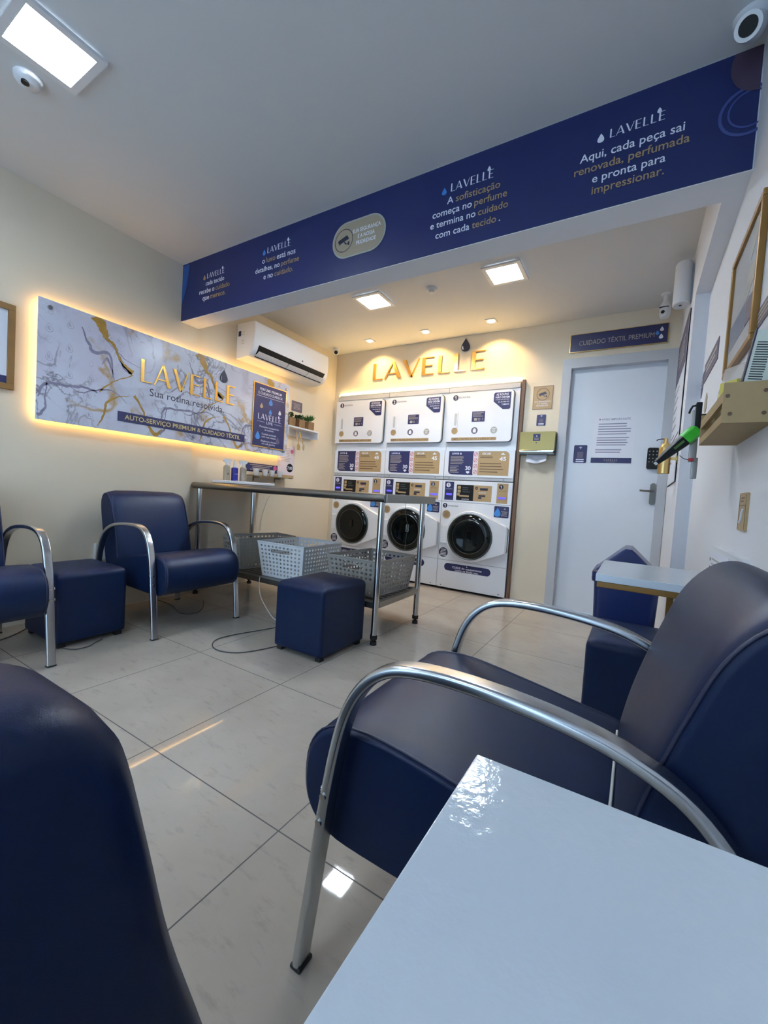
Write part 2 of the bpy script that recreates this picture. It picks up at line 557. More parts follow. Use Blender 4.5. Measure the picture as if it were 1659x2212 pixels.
def logodrop(b, x0, z0, w, y0, y1, h=None):
    s = w / WMW
    hh = s if h is None else h
    return b.drop(x0 + s * 5.62, z0 + hh * 1.22, hh * 0.62, y0, y1)

def cameraicon(b, cx, cz, s, y):
    def P(pts): b.quadmesh([(cx + a * s, y, cz + c * s) for a, c in pts], [tuple(range(len(pts)))])
    P([(-.62, .12), (.30, .42), (.55, .05), (-.40, -.22)])
    P([(-.62, .12), (-.40, -.22), (-.48, -.36), (-.72, .02)])
    P([(-.05, -.16), (.10, -.12), (.22, -.30), (.42, -.30), (.42, -.18), (.60, -.18), (.60, -.50), (.42, -.50), (.42, -.40), (.16, -.40)])
    return b

# ------------------------------------------------------------------ room shell
XL, XLR, XR, XRR = -3.08, -3.11, 0.262, 0.195
YB, ZF, ZR = 3.88, 2.555, 2.50
YF = -2.2
BY0, BY1, BZ = 1.92, 2.07, 2.13

struct(B().box(-3.3, 0.5, YF, 4.7, -0.1, 0.0).build('floor', 'floor', smooth=False))
struct(B().box(-3.3, 0.5, YF, BY0 + 0.02, ZF, ZF + 0.1).box(-3.3, 0.5, BY1 - 0.02, 4.7, ZR, ZR + 0.155).build('ceiling', 'ceil', smooth=False))
struct(B().box(XL - 0.2, XL, YF, 2.055, 0, ZF).box(XLR - 0.17, XLR, 2.055, 4.0, 0, ZR).build('wall_left', 'cream', smooth=False))
struct(B().box(XR, XR + 0.2, YF, 2.88, 0, ZF).box(XRR, XR, BY1, 2.88, BZ, ZR).box(XRR, XR + 0.2, 2.88, 4.0, 0, ZR).build('wall_right', 'white_wall', smooth=False))
wb = B()
wb.box(-3.28, -0.93, YB, YB + 0.12, 2.03, ZR)                 # above the machine niche
wb.box(-3.28, -3.052, YB, YB + 0.12, 0, 2.03)
wb.box(-0.93, -0.60, YB, YB + 0.12, 0, ZR)
wb.box(-0.60, 0.17, YB, YB + 0.12, 2.135, ZR)
wb.box(0.17, 0.30, YB, YB + 0.12, 0, ZR)
wb.box(-3.28, -0.90, 4.62, 4.7, 0, 2.1)                       # back of the niche
wb.box(-0.93, -0.915, YB + 0.12, 4.62, 0, 2.1)
wb.box(-3.28, -0.90, YB + 0.12, 4.62, 2.03, 2.10)
struct(wb.build('wall_back', 'cream', smooth=False))
struct(B().box(-3.28, 0.46, YF - 0.1, YF, 2.35, 2.65).box(-3.28, -2.6, YF - 0.1, YF, 0, 2.35).box(-0.1, 0.46, YF - 0.1, YF, 0, 2.35).build('wall_front', 'white_wall', smooth=False))
struct(B().box(XL, XR, BY0, BY1, BZ, ZF).build('beam', 'white_wall', smooth=False))
struct(B().box(-0.955, -0.928, 3.845, 3.905, 0.0, 2.02, 0.002).build('trim_1', 'brownwood', smooth=False))

# door
door = struct(B().box(-0.556, 0.131, 3.93, 3.965, 0.006, 2.085).build('door_1', 'doorpaint', smooth=False))
B().box(-0.625, -0.556, 3.862, 3.96, 0, 2.165).box(0.131, 0.192, 3.862, 3.96, 0, 2.165).box(-0.556, 0.131, 3.862, 3.96, 2.085, 2.165).build('door_frame', 'enamel_grey', door, smooth=False)
B().rrect(0.088, 0.962, 0.128, 1.134, 0.018, 3.922, 3.931).build('handle_plate', 'darksteel', door)
B().cyl((0.108, 3.924, 1.070), (0.108, 3.885, 1.070), 0.009).tube([(0.112, 3.885, 1.070), (0.06, 3.882, 1.071), (0.018, 3.884, 1.072)], 0.008, 10).disc(0.108, 0.998, 0.008, 3.918, 3.923).build('lever_handle', 'darksteel', door)
kp = B().rrect(0.048, 1.246, 0.128, 1.413, 0.014, 3.90, 3.931).build('keypad_lock', 'black', door)
kb = B()
for i in range(3):
    for j in range(4):
        kb.disc(0.064 + i * 0.024, 1.385 - j * 0.028, 0.004, 3.8985, 3.90, seg=10)
kb.build('keys', 'greyst', kp)

# ------------------------------------------------------------------ ceiling lights and ceiling devices
def panel(loc, label, s, dm='diffuser'):
    t = thing('ceiling_panel_light', label, 'ceiling light', loc, 0, 'square ceiling panel lights')
    o = s / 2; i = o - 0.028
    B().box(-o, o, -o, -i, -0.012, 0).box(-o, o, i, o, -0.012, 0).box(-o, -i, -i, i, -0.012, 0).box(i, o, -i, i, -0.012, 0).build('frame', 'whiteplastic', t, smooth=False)
    B().rrect(-i, -i, i, i, 0.006, 0, 0.003).build('diffuser', dm, t, smooth=False).rotation_euler = (R(90), 0, 0)
    t.children[-1].location = (0, 0, -0.006)
    return t
panel((-2.055, 0.708, ZF), 'square lit ceiling panel beside the round white smoke detector', 0.278)
panel((-1.965, 2.885, ZR), 'square lit ceiling panel above the air conditioner side of the machines', 0.262, 'diffuser_rear')
panel((-0.895, 2.90, ZR), 'square lit ceiling panel nearer the hanging speaker, behind the blue banner', 0.262, 'diffuser_rear')
panel((-2.055, -0.75, ZF), 'unseen square ceiling panel added for light near the shop entrance, over the cream wall', 0.262)  # added lamp behind the camera, never in view
panel((-0.85, -0.75, ZF), 'unseen square ceiling panel added for light near the shop entrance, over the white wall', 0.262)  # second out-of-view panel, added only for its light

for (x, y), lab in (((-2.496, 3.63), 'small warm ceiling spotlight beside the corner camera'),
                    ((-1.852, 3.63), 'small warm ceiling spotlight in the middle of the row of three'),
                    ((-1.212, 3.63), 'small warm ceiling spotlight over the drop of the gold wordmark')):
    t = thing('ceiling_spotlight', lab, 'spotlight', (x, y, ZR), 0, 'warm spotlights over the gold wordmark')
    B().box(-0.045, 0.045, -0.045, 0.045, -0.006, 0, 0.002).build('trim_plate', 'whiteplastic', t)
    B().cyl((0, 0, -0.0095), (0, 0, -0.006), 0.03).build('lens', 'warmlens', t)
    ld = bpy.data.lights.new('spot_lamp', 'SPOT')
    ld.energy = SPOT_W; ld.color = (1.0, 0.62, 0.22); ld.spot_size = R(110); ld.spot_blend = 0.5; ld.shadow_soft_size = 0.03
    lo = bpy.data.objects.new('spot_lamp', ld); COL.objects.link(lo); lo.parent = t; lo.location = (0, 0.02, -0.02)
    lo.rotation_euler = (R(24), 0, 0)

t = thing('smoke_detector', 'round white smoke detector with dark sensor beside the front ceiling panel', 'smoke detector', (-2.305, 0.722, ZF))
B().lathe((0, 0, 0), [(0, -0.036), (0.022, -0.035), (0.038, -0.028), (0.048, -0.014), (0.05, 0), (0, 0)]).build('housing', 'whiteplastic', t)
B().cyl((0.012, -0.014, -0.039), (0.012, -0.014, -0.03), 0.014).build('sensor', 'black', t)
t = thing('ceiling_sensor', 'small round grey ceiling sensor between the two panels over the machines', 'sensor', (-1.452, 2.90, ZR))
B().lathe((0, 0, 0), [(0, -0.03), (0.02, -0.03), (0.026, -0.02), (0.04, -0.016), (0.044, 0), (0, 0)]).build('housing', 'enamel_grey', t)
B().cyl((0, 0, -0.037), (0, 0, -0.03), 0.016).build('sensor', 'whiteplastic', t)

# corner camera at the beam end
t = thing('dome_camera', 'white ball security camera with black lens at the end of the blue banner', 'security camera', (0.205, 1.80, ZF))
B().lathe((0, 0, 0), [(0, -0.02), (0.04, -0.02), (0.05, -0.012), (0.052, 0), (0, 0)]).build('mount', 'whiteplastic', t)
dv = Vector((-0.25, -0.78, -0.56)).normalized()
cc = Vector((-0.004, -0.02, -0.05))
B().cyl(cc - dv * 0.02, cc + dv * 0.045, 0.038, 0.036, 28).ball(cc - dv * 0.02, 0.038, seg=28).build('housing', 'whiteplastic', t)
B().cyl(cc + dv * 0.0445, cc + dv * 0.0465, 0.025, 0.025, 28).build('lens', 'black', t)
# small camera in the rear corner
t = thing('dome_camera', 'small white security camera with black lens in the corner beside the air conditioner', 'security camera', (-2.985, 3.70, ZR))
B().lathe((0, 0, 0), [(0, -0.014), (0.03, -0.014), (0.036, 0), (0, 0)]).build('mount', 'whiteplastic', t)
dv = Vector((0.55, -0.78, -0.25)).normalized(); cc = Vector((0.0, -0.005, -0.045))
B().cyl((0, 0, -0.014), cc, 0.016).ball(cc, 0.03, seg=20).cyl(cc, cc + dv * 0.034, 0.028, 0.026, 24).build('housing', 'whiteplastic', t)
B().cyl(cc + dv * 0.0335, cc + dv * 0.036, 0.02, 0.02, 24).build('lens', 'black', t)
# bulb shaped camera
t = thing('bulb_camera', 'white bulb shaped security camera hanging in front of the navy door sign', 'security camera', (0.074, 3.66, ZR))
B().cyl((0, 0, 0), (0, 0, -0.015), 0.035, 0.03).cyl((0, 0, -0.015), (0, 0, -0.06), 0.016).build('mount', 'whiteplastic', t)
B().lathe((0, 0, 0), [(0, -0.05), (0.018, -0.055), (0.032, -0.085), (0.035, -0.10), (0.035, -0.15), (0.028, -0.172), (0, -0.18)]).build('housing', 'whiteplastic', t)
B().box(-0.036, 0.02, -0.0355, -0.02, -0.108, -0.102).cyl((-0.012, -0.03, -0.14), (-0.016, -0.037, -0.142), 0.012, 0.011, 16).build('lens', 'black', t)
# speaker
t = thing('wall_speaker', 'white oval speaker hanging from the white wall under the ceiling', 'speaker', (0.145, 3.15, 2.315))
pts = [(0.046 * math.cos(R(a)), 0.06 * math.sin(R(a))) for a in range(0, 360, 15)]
B().loft([[(x * k, y * k, z) for x, y in pts] for z, k in ((-0.125, 0.9), (-0.12, 1.0), (0.12, 1.0), (0.128, 0.9))]).build('cabinet', 'whiteplastic', t)
B().box(0.03, 0.05, -0.012, 0.012, -0.03, 0.03).box(0.042, 0.0495, -0.02, 0.02, -0.11, 0.11).build('bracket', 'enamel_grey', t)
B().cyl((-0.005, -0.01, -0.1275), (-0.005, -0.01, -0.125), 0.008).build('socket', 'ink', t)

# ------------------------------------------------------------------ blue banner on the beam
t = thing('banner', 'long navy blue banner with white and tan slogans across the beam', 'banner', (XL, BY0, 0), BACK)
X = lambda x: x - XL
B().rect(0.004, BZ + 0.003, XR - XL - 0.004, ZF - 0.004, -0.004, 0).build('film', 'bannerblue', t, smooth=False)
y = -0.0052
wv = B()
wv.quadmesh([(0.006, y, 2.26), (0.03, y, 2.30), (0.055, y, 2.36), (0.075, y, 2.44), (0.09, y, 2.54), (0.006, y, 2.54)], [(0, 1, 2, 3, 4, 5)])
wv.build('printed_wave', 'wave', t, smooth=False)
rg = B()
rg.ring(X(0.262) - 0.03, 2.34, 0.075, 0.085, y).ring(X(0.262) - 0.025, 2.345, 0.058, 0.064, y)
rg.build('printed_ring', 'ringprint', t, smooth=False)
B().quadmesh([(X(0.262) - 0.006 - 0.085 * math.sin(R(a)), y - 0.0003, 2.50 - 0.10 * math.cos(R(a)) if a < 90 else min(2.55, 2.50 - 0.10 * math.cos(R(a)))) for a in range(0, 181, 15)], [tuple(range(13))]).build('printed_stain', 'bannerbrown', t, smooth=False)
def slog(x0, x1, z0, dx, dm, lines):
    y = -0.0056
    for segs, cx, cz, width in lines:                      # words of mixed colour fitted to a total width
        sp = 0.27
        ws = [tmesh(q, 0.008)[3] - tmesh(q, 0.008)[2] for q, _ in segs]
        sc = width / (sum(ws) + sp * (len(segs) - 1))
        x = X(cx) - width / 2
        for (txt, c), w in zip(segs, ws):
            B().text(txt, x, cz, y, w=w * sc, size=sc, bold=0.008, align='l').build('slogan_lettering', 'printgold' if c else 'printwhite', t, smooth=False, label='tan slogan lettering' if c else 'white slogan lettering')
            x += (w + sp) * sc
    bl = B(); h = (x1 - x0) / WMW * 1.15
    logo(bl, X(x0), z0, x1 - x0, y, h=h)
    logodrop(bl, X(x0), z0, x1 - x0, y, y + 0.0008, h=h)
    bl.build('wordmark_lettering', 'printwhite', t, smooth=False)
    B().drop(X(x0) - dx, z0 + 0.012, 0.036, y, y + 0.0008).build('printed_drop', dm, t, smooth=False)
slog(-2.775, -2.585, 2.389, 0.03, 'printgold', [([('cada', 0), ('tecido', 0)], -2.685, 2.356, 0.205), ([('recebe o', 0), ('cuidado', 1)], -2.690, 2.305, 0.336), ([('que', 0), ('merece.', 1)], -2.69, 2.256, 0.255)])
slog(-2.160, -1.958, 2.420, 0.03, 'blueprint', [([('o', 0), ('luxo', 1), ('está nos', 0)], -2.058, 2.380, 0.292), ([('detalhes, no', 0), ('perfume', 1)], -2.072, 2.327, 0.386), ([('e no', 0), ('cuidado.', 1)], -2.055, 2.276, 0.260)])
slog(-0.890, -0.680, 2.411, 0.035, 'blueprint', [([('A', 0), ('sofisticação', 1)], -0.775, 2.372, 0.262), ([('começa no', 0), ('perfume', 1)], -0.795, 2.322, 0.372), ([('e termina no', 0), ('cuidado', 1)], -0.795, 2.271, 0.389), ([('com cada', 0), ('tecido', 1), ('.', 0)], -0.795, 2.218, 0.325)])
slog(-0.203, -0.018, 2.408, 0.033, 'printwhite', [([('Aqui, cada peça sai', 0)], -0.130, 2.359, 0.358), ([('renovada, perfumada', 1)], -0.130, 2.311, 0.395), ([('e pronta para', 0)], -0.130, 2.264, 0.252), ([('impressionar.', 1)], -0.130, 2.217, 0.250)])
# badge
t2 = thing('security_badge', 'oval tan badge with a camera symbol and white wording on the blue banner', 'sign', (-1.436, BY0 - 0.004, 2.338), BACK)
B().rrect(-0.180, -0.100, 0.180, 0.100, 0.098, -0.004, 0, seg=14).build('plate', 'greyst', t2)
B().rrect(-0.170, -0.090, 0.170, 0.090, 0.088, -0.005, -0.004, seg=14).build('face', 'taupe', t2, smooth=False)
k = B().ring(-0.098, 0, 0.060, 0.064, -0.0056); cameraicon(k, -0.095, 0.0, 0.062, -0.0056)
k.build('camera_symbol', 'ink', t2, smooth=False)
for q, zz, w in (('SUA SEGURANÇA', .034, .185), ('É A NOSSA', 0, .112), ('PRIORIDADE', -.034, .130)):
    B().text(q, 0.055, zz, -0.0056, w=w, size=0.030, bold=0.012).build('lettering', 'printwhite', t2, smooth=False)

# ------------------------------------------------------------------ marble wall sign (left wall)
t = thing('marble_sign', 'backlit white marble sign with gold wordmark on the cream wall', 'sign', (XL, 1.017, 1.222), LEFT)
SW, SH = 2.032, 0.704
ft = -0.058
B().box(0, SW, ft, ft + 0.008, 0, SH, 0.0015).build('panel', 'marble', t)
for nm, a in (('led_strip', (0.02, SW - 0.02, 0.012, 0.024)), ('led_strip', (0.02, SW - 0.02, SH - 0.024, SH - 0.012)), ('led_strip', (0.012, 0.024, 0.03, SH - 0.03)), ('led_strip', (SW - 0.024, SW - 0.012, 0.03, SH - 0.03))):
    B().box(a[0], a[1], ft + 0.034, ft + 0.042, a[2], a[3]).build(nm, 'warmled', t, smooth=False)
B().box(0.06, SW - 0.06, ft + 0.009, -0.001, 0.06, 0.09).box(0.06, SW - 0.06, ft + 0.009, -0.001, SH - 0.09, SH - 0.06).build('mounting_rail', 'whiteplastic', t, smooth=False)
for x, z in ((0.055, SH - 0.045), (1.022, SH - 0.042), (1.985, SH - 0.048), (1.012, 0.05), (1.985, 0.05), (0.05, 0.05)):
    if (x, z) != (0.05, 0.05):
        B().cyl((x, ft, z), (x, ft - 0.012, z), 0.013, 0.011).build('standoff_bolt', 'chrome', t)
lw, lx, lz = 0.792, 0.586, 0.370
lg = B(); logo(lg, lx, lz, lw, ft - 0.006, ft + 0.001, h=0.155); lg.build('wordmark', 'goldmirror', t, smooth=False, label='gold mirrored lettering')
B().drop(1.262, 0.588, 0.105, ft - 0.006, ft).build('drop_emblem', 'ink', t, label='dark navy drop')
B().quadmesh([(1.262 - 0.024 + 0.006 * math.sin(R(a)) - (0.012 if 40 < a < 140 else 0.004), ft - 0.0065, 0.565 + 0.022 * math.cos(R(a))) for a in range(0, 181, 20)], [tuple(range(10))]).build('drop_highlight', 'printwhite', t, smooth=False)
B().text('Sua rotina resolvida.', 0.966, 0.312, ft - 0.001, w=0.625, size=0.074).build('slogan_lettering', 'ink', t, smooth=False)
B().rect(0.446, 0.071, 1.504, 0.137, ft - 0.003, ft).build('slogan_bar', 'navy', t, smooth=False)
B().text('AUTO-SERVIÇO PREMIUM & CUIDADO TÊXTIL', 0.972, 0.105, ft - 0.004, w=0.965, size=0.046, bold=0.012).build('bar_lettering', (mat('pale_gold_print', '#d8c48a', 0.5)), t, smooth=False)
dp = B()
for x, z, h in ((0.16, .60, .052), (.06, .64, .035), (.055, .545, .055), (.16, .46, .055), (.06, .47, .03), (.058, .38, .055), (.26, .61, .03), (.27, .55, .035), (.28, .40, .04), (.16, .38, .02), (.165, .30, .05), (.28, .31, .052), (.06, .30, .028), (.165, .16, .058), (.28, .08, .055), (.27, .20, .045), (.44, .60, .05), (.45, .21, .03), (.44, .55, .03), (.16, .06, .02), (.385, .09, .028)):
    dp.outline(dp.droppts(x, z, h), 0.09, ft - 0.0006)
    if h > 0.04:
        dp.quadmesh([(x - .008, ft - .0006, z - .014), (x - .004, ft - .0006, z - .014), (x - .004, ft - .0006, z + .008), (x - .008, ft - .0006, z + .008)], [(0, 1, 2, 3)])
        dp.quadmesh([(x - .001, ft - .0006, z - .014), (x + .009, ft - .0006, z - .014), (x + .009, ft - .0006, z - .011), (x + .002, ft - .0006, z - .011), (x + .002, ft - .0006, z + .006), (x - .001, ft - .0006, z + .006)], [(0, 1, 2, 3, 4, 5)])
dp.build('drop_pattern', (mat('grey_line_print', '#8e93a6', 0.4)), t, smooth=False)

def ribbon(b, pts, ws, rnd, dx):
    p = [(q.x, q.z) for q in catmull([(a, 0, c) for a, c in pts], 5)]
    w = [q.x for q in catmull([(a, 0, 0) for a in ws], 5)]
    L_, R_ = [], []
    for i, (a, c) in enumerate(p):
        i0, i1 = max(i - 1, 0), min(i + 1, len(p) - 1)
        d = Vector((p[i1][0] - p[i0][0], p[i1][1] - p[i0][1])).normalized()
        j = Vector((rnd.random() - .5, rnd.random() - .5)) * .006
        for s_, o in ((1, L_), (-1, R_)):
            ww = max(.0008, w[i] * (.6 + .55 * rnd.random()))
            x, z = a + dx + j.x - d.y * s_ * ww / 2, c + j.y + d.x * s_ * ww / 2
            o.append((min(max(x, .003), SW - .003), ft - .0004, min(max(z, .003), SH - .003)))
    n = len(p)
    b.quadmesh(L_ + R_, [(i, i + 1, n + i + 1, n + i) for i in range(n - 1)])
GV = {'a': ([(0.282, 0.700), (0.336, 0.653), (0.363, 0.585), (0.412, 0.557), (0.443, 0.491), (0.480, 0.441), (0.536, 0.406)], (.05, .07, .03, .022, .02, .03, .05)),
      'b': ([(0.550, 0.258), (0.607, 0.180), (0.653, 0.074), (0.706, 0.016), (0.756, 0.065)], (.025, .014, .014, .03, .006)),
      'c': ([(0.329, 0.018), (0.362, 0.094), (0.374, 0.171), (0.443, 0.227), (0.520, 0.251)], (.004, .014, .018, .008, .003)),
      'd': ([(0.33, 0.235), (0.411, 0.320), (0.506, 0.376), (0.536, 0.40)], (.010, .008, .006, .010))}
KV = {'a': ([(0.009, 0.132), (0.042, 0.216), (0.149, 0.229), (0.248, 0.240), (0.322, 0.226)], (.006, .020, .016, .018, .010)),
      'b': ([(0.007, 0.024), (0.045, 0.073), (0.042, 0.140), (0.053, 0.218)], (.02, .016, .006, .010)),
      'c': ([(0.220, 0.609), (0.261, 0.521), (0.296, 0.475), (0.383, 0.493), (0.410, 0.341)], (.006, .018, .026, .016, .004)),
      'd': ([(0.338, 0.591), (0.460, 0.502), (0.546, 0.466), (0.60, 0.459)], (.003, .006, .004, .002)),
      'e': ([(0.168, 0.228), (0.231, 0.205), (0.295, 0.235), (0.405, 0.262), (0.500, 0.196)], (.003, .008, .010, .008, .003)),
      'f': ([(0.34, 0.41), (0.372, 0.46), (0.40, 0.40), (0.42, 0.33)], (.004, .016, .012, .003)),
      'g': ([(0.45, 0.47), (0.49, 0.42), (0.53, 0.405)], (.006, .022, .010))}
rnd = random.Random(11)
gb, kb_ = B(), B()
for dx in (0.0, 0.73, 1.46):
    for pts, ws in GV.values():
        if max(q[0] for q in pts) + dx < SW: ribbon(gb, pts, ws, rnd, dx)
    for pts, ws in KV.values():
        if max(q[0] for q in pts) + dx < SW: ribbon(kb_, pts, ws, rnd, dx)
kb_.build('printed_vein_pattern', mat('grey_vein_print', '#85829a', 0.22, noise=0.5, nscale=28), t, smooth=False, label='grey printed veins')
gb.build('printed_vein_pattern', mat('gold_vein_print', '#a5813f', 0.22, noise=0.5, nscale=22), t, smooth=False, label='gold printed veins')

# poster on the sign
t = thing('poster', 'navy framed poster with coloured drops at the end of the marble sign', 'poster', (XL - ft + 0.0005, 2.596, 1.277), LEFT)
pw, ph = 0.405, 0.58
B().box(0, pw, -0.008, 0, 0, ph).build('frame', 'goldmirror', t, smooth=False)
B().rect(0.008, 0.008, pw - 0.008, ph - 0.008, -0.010, -0.008).build('sheet', 'navy', t, smooth=False)
y = -0.0106
k = B()
k.text('PERFUME PREMIUM', pw / 2, 0.528, y, w=0.27, size=0.034, bold=0.01).text('E CUIDADO SUPERIOR', pw / 2, 0.492, y, w=0.30, size=0.034, bold=0.01)
k.rect(0.035, 0.463, 0.37, 0.466, y, y + 0.0005).rect(0.05, 0.232, 0.14, 0.234, y, y + 0.0005).rect(0.26, 0.232, 0.36, 0.234, y, y + 0.0005)
logo(k, 0.06, 0.255, 0.285, y, h=0.052); logodrop(k, 0.06, 0.255, 0.285, y, y + 0.0005, h=0.046)
k.text('LIVE', pw / 2, 0.232, y, w=0.075, size=0.036)
for s, z, w in (('Momentos inesquecíveis', .190, .24), ('de conforto.', .165, .115), ('Cuidado profundo', .125, .18), ('com suas roupas.', .100, .18), ('Elegância e leveza', .060, .19), ('em cada detalhe.', .036, .17)):
    k.text(s, pw / 2, z, y, w=w, size=0.024)
k.drop(0.325, 0.355, 0.048, y, y + 0.0005)
k.build('lettering', 'printwhite', t, smooth=False)
B().drop(0.205, 0.430, 0.066, y, y + 0.0005).drop(0.205, 0.340, 0.052, y, y + 0.0005).drop(0.065, 0.105, 0.075, y, y + 0.0005).build('blue_drops', 'blueprint', t, smooth=False)
B().drop(0.095, 0.380, 0.05, y, y + 0.0005).build('gold_drop', 'printgold', t, smooth=False)
B().drop(0.315, 0.085, 0.07, y, y + 0.0005).drop(0.21, 0.02, 0.05, y, y + 0.0005).build('grey_drops', 'purple', t, smooth=False)

# framed notice at the far left
t = thing('framed_notice', 'wood framed white notice with lines of print beside the marble sign', 'framed notice', (XL, 0.33, 1.367), LEFT)
fw, fh, fb = 0.60, 0.47, 0.032
B().box(0, fw, -0.022, 0, 0, fb, .002).box(0, fw, -0.022, 0, fh - fb, fh, .002).box(0, fb, -0.022, 0, fb, fh - fb, .002).box(fw - fb, fw, -0.022, 0, fb, fh - fb, .002).build('frame', 'oak', t)
B().rect(fb, fb, fw - fb, fh - fb, -0.008, 0).build('sheet', 'paper', t, smooth=False)
B().rect(fb, fb, fw - fb, fb + 0.042, -0.0092, -0.008).build('printed_strip', 'navy', t, smooth=False)
k = B()
for i, (z, n) in enumerate(((0.365, 4), (0.305, 4), (0.25, 3), (0.17, 2), (0.13, 2), (0.09, 2))):
    k.lines(0.10, fw - 0.075, z, z + 0.011 * n, n, -0.0092, seed=i + 3, ragged=0.15, h=0.004)
k.build('printed_lines', 'ink', t, smooth=False)

# ------------------------------------------------------------------ air conditioner
AY0, AY1 = 2.462, 3.455
t = thing('air_conditioner', 'white wall-mounted split air conditioner above the marble sign', 'air conditioner', (XLR, AY0, 2.02), LEFT)
LN = AY1 - AY0
prof = catmull([(0, 0.0, 0.0), (-0.10, 0, 0.004), (-0.165, 0, 0.022), (-0.205, 0, 0.065), (-0.222, 0, 0.12), (-0.228, 0, 0.20), (-0.225, 0, 0.285)], 4)
pr = [(p.x, p.z) for p in prof] + [(-0.218, 0.30), (-0.20, 0.305), (0, 0.305)]
def acsec(x, k=1.0):
    return [(x, -0.11 + (a + 0.11) * k, 0.15 + (c - 0.15) * k) for a, c in pr]
B().loft([acsec(0, .97), acsec(0.006), acsec(LN - 0.006), acsec(LN, .97)]).build('body', 'enamel', t, angle=30)
# outlet slot: a dark recess lying on the curved lower front
def slot(b, x0, x1, a, c, off):
    (ya, za), (yc, zc) = a, c
    d = Vector((0, yc - ya, zc - za)).normalized(); n = Vector((0, d.z, -d.y))
    if n.y > 0: n = -n
    v = []
    for x in (x0, x1):
        for (yy, zz) in (a, c):
            for o in (0.0, off):
                v.append((x, yy + n.y * o, zz + n.z * o))
    b.quadmesh(v, [(0, 1, 3, 2), (4, 6, 7, 5), (0, 4, 5, 1), (2, 3, 7, 6), (1, 5, 7, 3), (0, 2, 6, 4)])
    return b
slot(B(), 0.055, LN - 0.055, (-0.186, 0.040), (-0.2268, 0.108), 0.004).build('air_outlet', 'black', t, smooth=False)
for a, b_ in ((0.060, LN / 2 - 0.08), (LN / 2 - 0.07, LN - 0.30), (LN - 0.29, LN - 0.06)):
    slot(B(), a, b_, (-0.180, 0.026), (-0.222, 0.058), 0.006).build('louvre_flap', 'whiteplastic', t, smooth=False)
slot(B(), 0.055, LN - 0.055, (-0.171, 0.022), (-0.176, 0.025), 0.010).build('flap_gap', 'ink', t, smooth=False)
k = B(); k.quadmesh([(-0.0006, -0.02, 0.19), (-0.0006, -0.055, 0.19), (-0.0006, -0.055, 0.235), (-0.0006, -0.02, 0.235)], [(0, 1, 2, 3)])
k.build('rating_label', 'navy', t, smooth=False)
k = B()
for z in (0.22, 0.20, 0.15, 0.135, 0.12):
    k.quadmesh([(-0.0006, -0.065, z), (-0.0006, -0.10, z), (-0.0006, -0.10, z + .004), (-0.0006, -0.065, z + .004)], [(0, 1, 2, 3)])
k.build('printed_lines', 'printgrey', t, smooth=False)
B().cyl((LN * .60, -0.2285, 0.135), (LN * .60, -0.231, 0.135), 0.007).build('emblem', 'ink', t)

# ------------------------------------------------------------------ small things on the rear left wall
t = thing('wall_plaque', 'small dark purple plaque on the cream wall above the potted plants', 'plaque', (XLR, 3.175, 1.715), LEFT)
B().rect(0, 0, 0.155, 0.105, -0.003, 0).build('plate', 'purple', t, smooth=False)
B().lines(0.02, 0.135, 0.02, 0.085, 5, -0.0036, align='c').build('printed_lines', 'printgrey', t, smooth=False)

t = thing('wall_shelf', 'small white box shelf on the cream wall carrying three potted plants', 'shelf', (XLR, 3.03, 1.452), LEFT)
B().box(0, 0.46, -0.115, 0, 0.072, 0.088, .001).build('top_board', 'whiteplastic', t)
B().box(0, 0.014, -0.115, 0, 0, 0.072, .001).build('side_board', 'whiteplastic', t)
B().box(0.446, 0.46, -0.115, 0, 0, 0.072, .001).build('side_board', 'whiteplastic', t)
B().box(0.014, 0.446, -0.012, 0, 0, 0.072, .001).build('back_board', 'whiteplastic', t)
B().cyl((0.29, -0.013, 0.02), (0.29, -0.02, 0.02), 0.006).build('screw', 'ink', t)

def plant(yw, label, dark, h, seed, spiky):
    rnd = random.Random(seed)
    t = thing('potted_plant', label, 'plant', (XLR + 0.062, yw, 1.5405), 0, 'potted plants on the white box shelf')
    s = 0.044
    B().box(-s, s, -s, s, 0, 0.082, .002).build('pot', 'potwood', t)
    B().box(-s + .006, s - .006, -s + .006, s - .006, 0.078, 0.085).build('soil', 'soil', t)
    b = B()
    for i in range(90):
        a = rnd.random() * 2 * math.pi; rr = rnd.random() ** .6
        base = Vector((rr * .022 * math.cos(a), rr * .022 * math.sin(a), .084))
        if spiky:
            d = Vector((math.cos(a) * rr * .9, math.sin(a) * rr * .9, 1)).normalized(); ln = h * (.6 + .4 * rnd.random()); w = .005
            base = base + d * rnd.random() * h * .3
        else:
            base = Vector((rr * .036 * math.cos(a), rr * .036 * math.sin(a), .088 + rnd.random() * h * .8)); d = Vector((math.cos(a + rnd.random()), math.sin(a + rnd.random()), rnd.random() * 1.2)).normalized(); ln = .024; w = .009
        s_ = d.cross(Vector((rnd.random() - .5, rnd.random() - .5, rnd.random()))).normalized() * w
        p1 = base + d * ln * .5; tip = base + d * ln
        n = d.cross(s_).normalized() * w * .4
        b.quadmesh([base, p1 + s_ + n, tip, p1 - s_ + n, p1 - n], [(0, 1, 4), (1, 2, 4), (2, 3, 4), (3, 0, 4)])
    b.build('foliage', dark, t, smooth=False)
plant(3.095, 'potted plant with dark leaves next to the marble sign', 'leafdark', .05, 3, False)
plant(3.235, 'bushy potted plant in the middle of the white shelf', 'leafdark', .045, 8, False)
plant(3.375, 'potted plant with bright spiky leaves next to the machines', 'leaf', .075, 5, True)

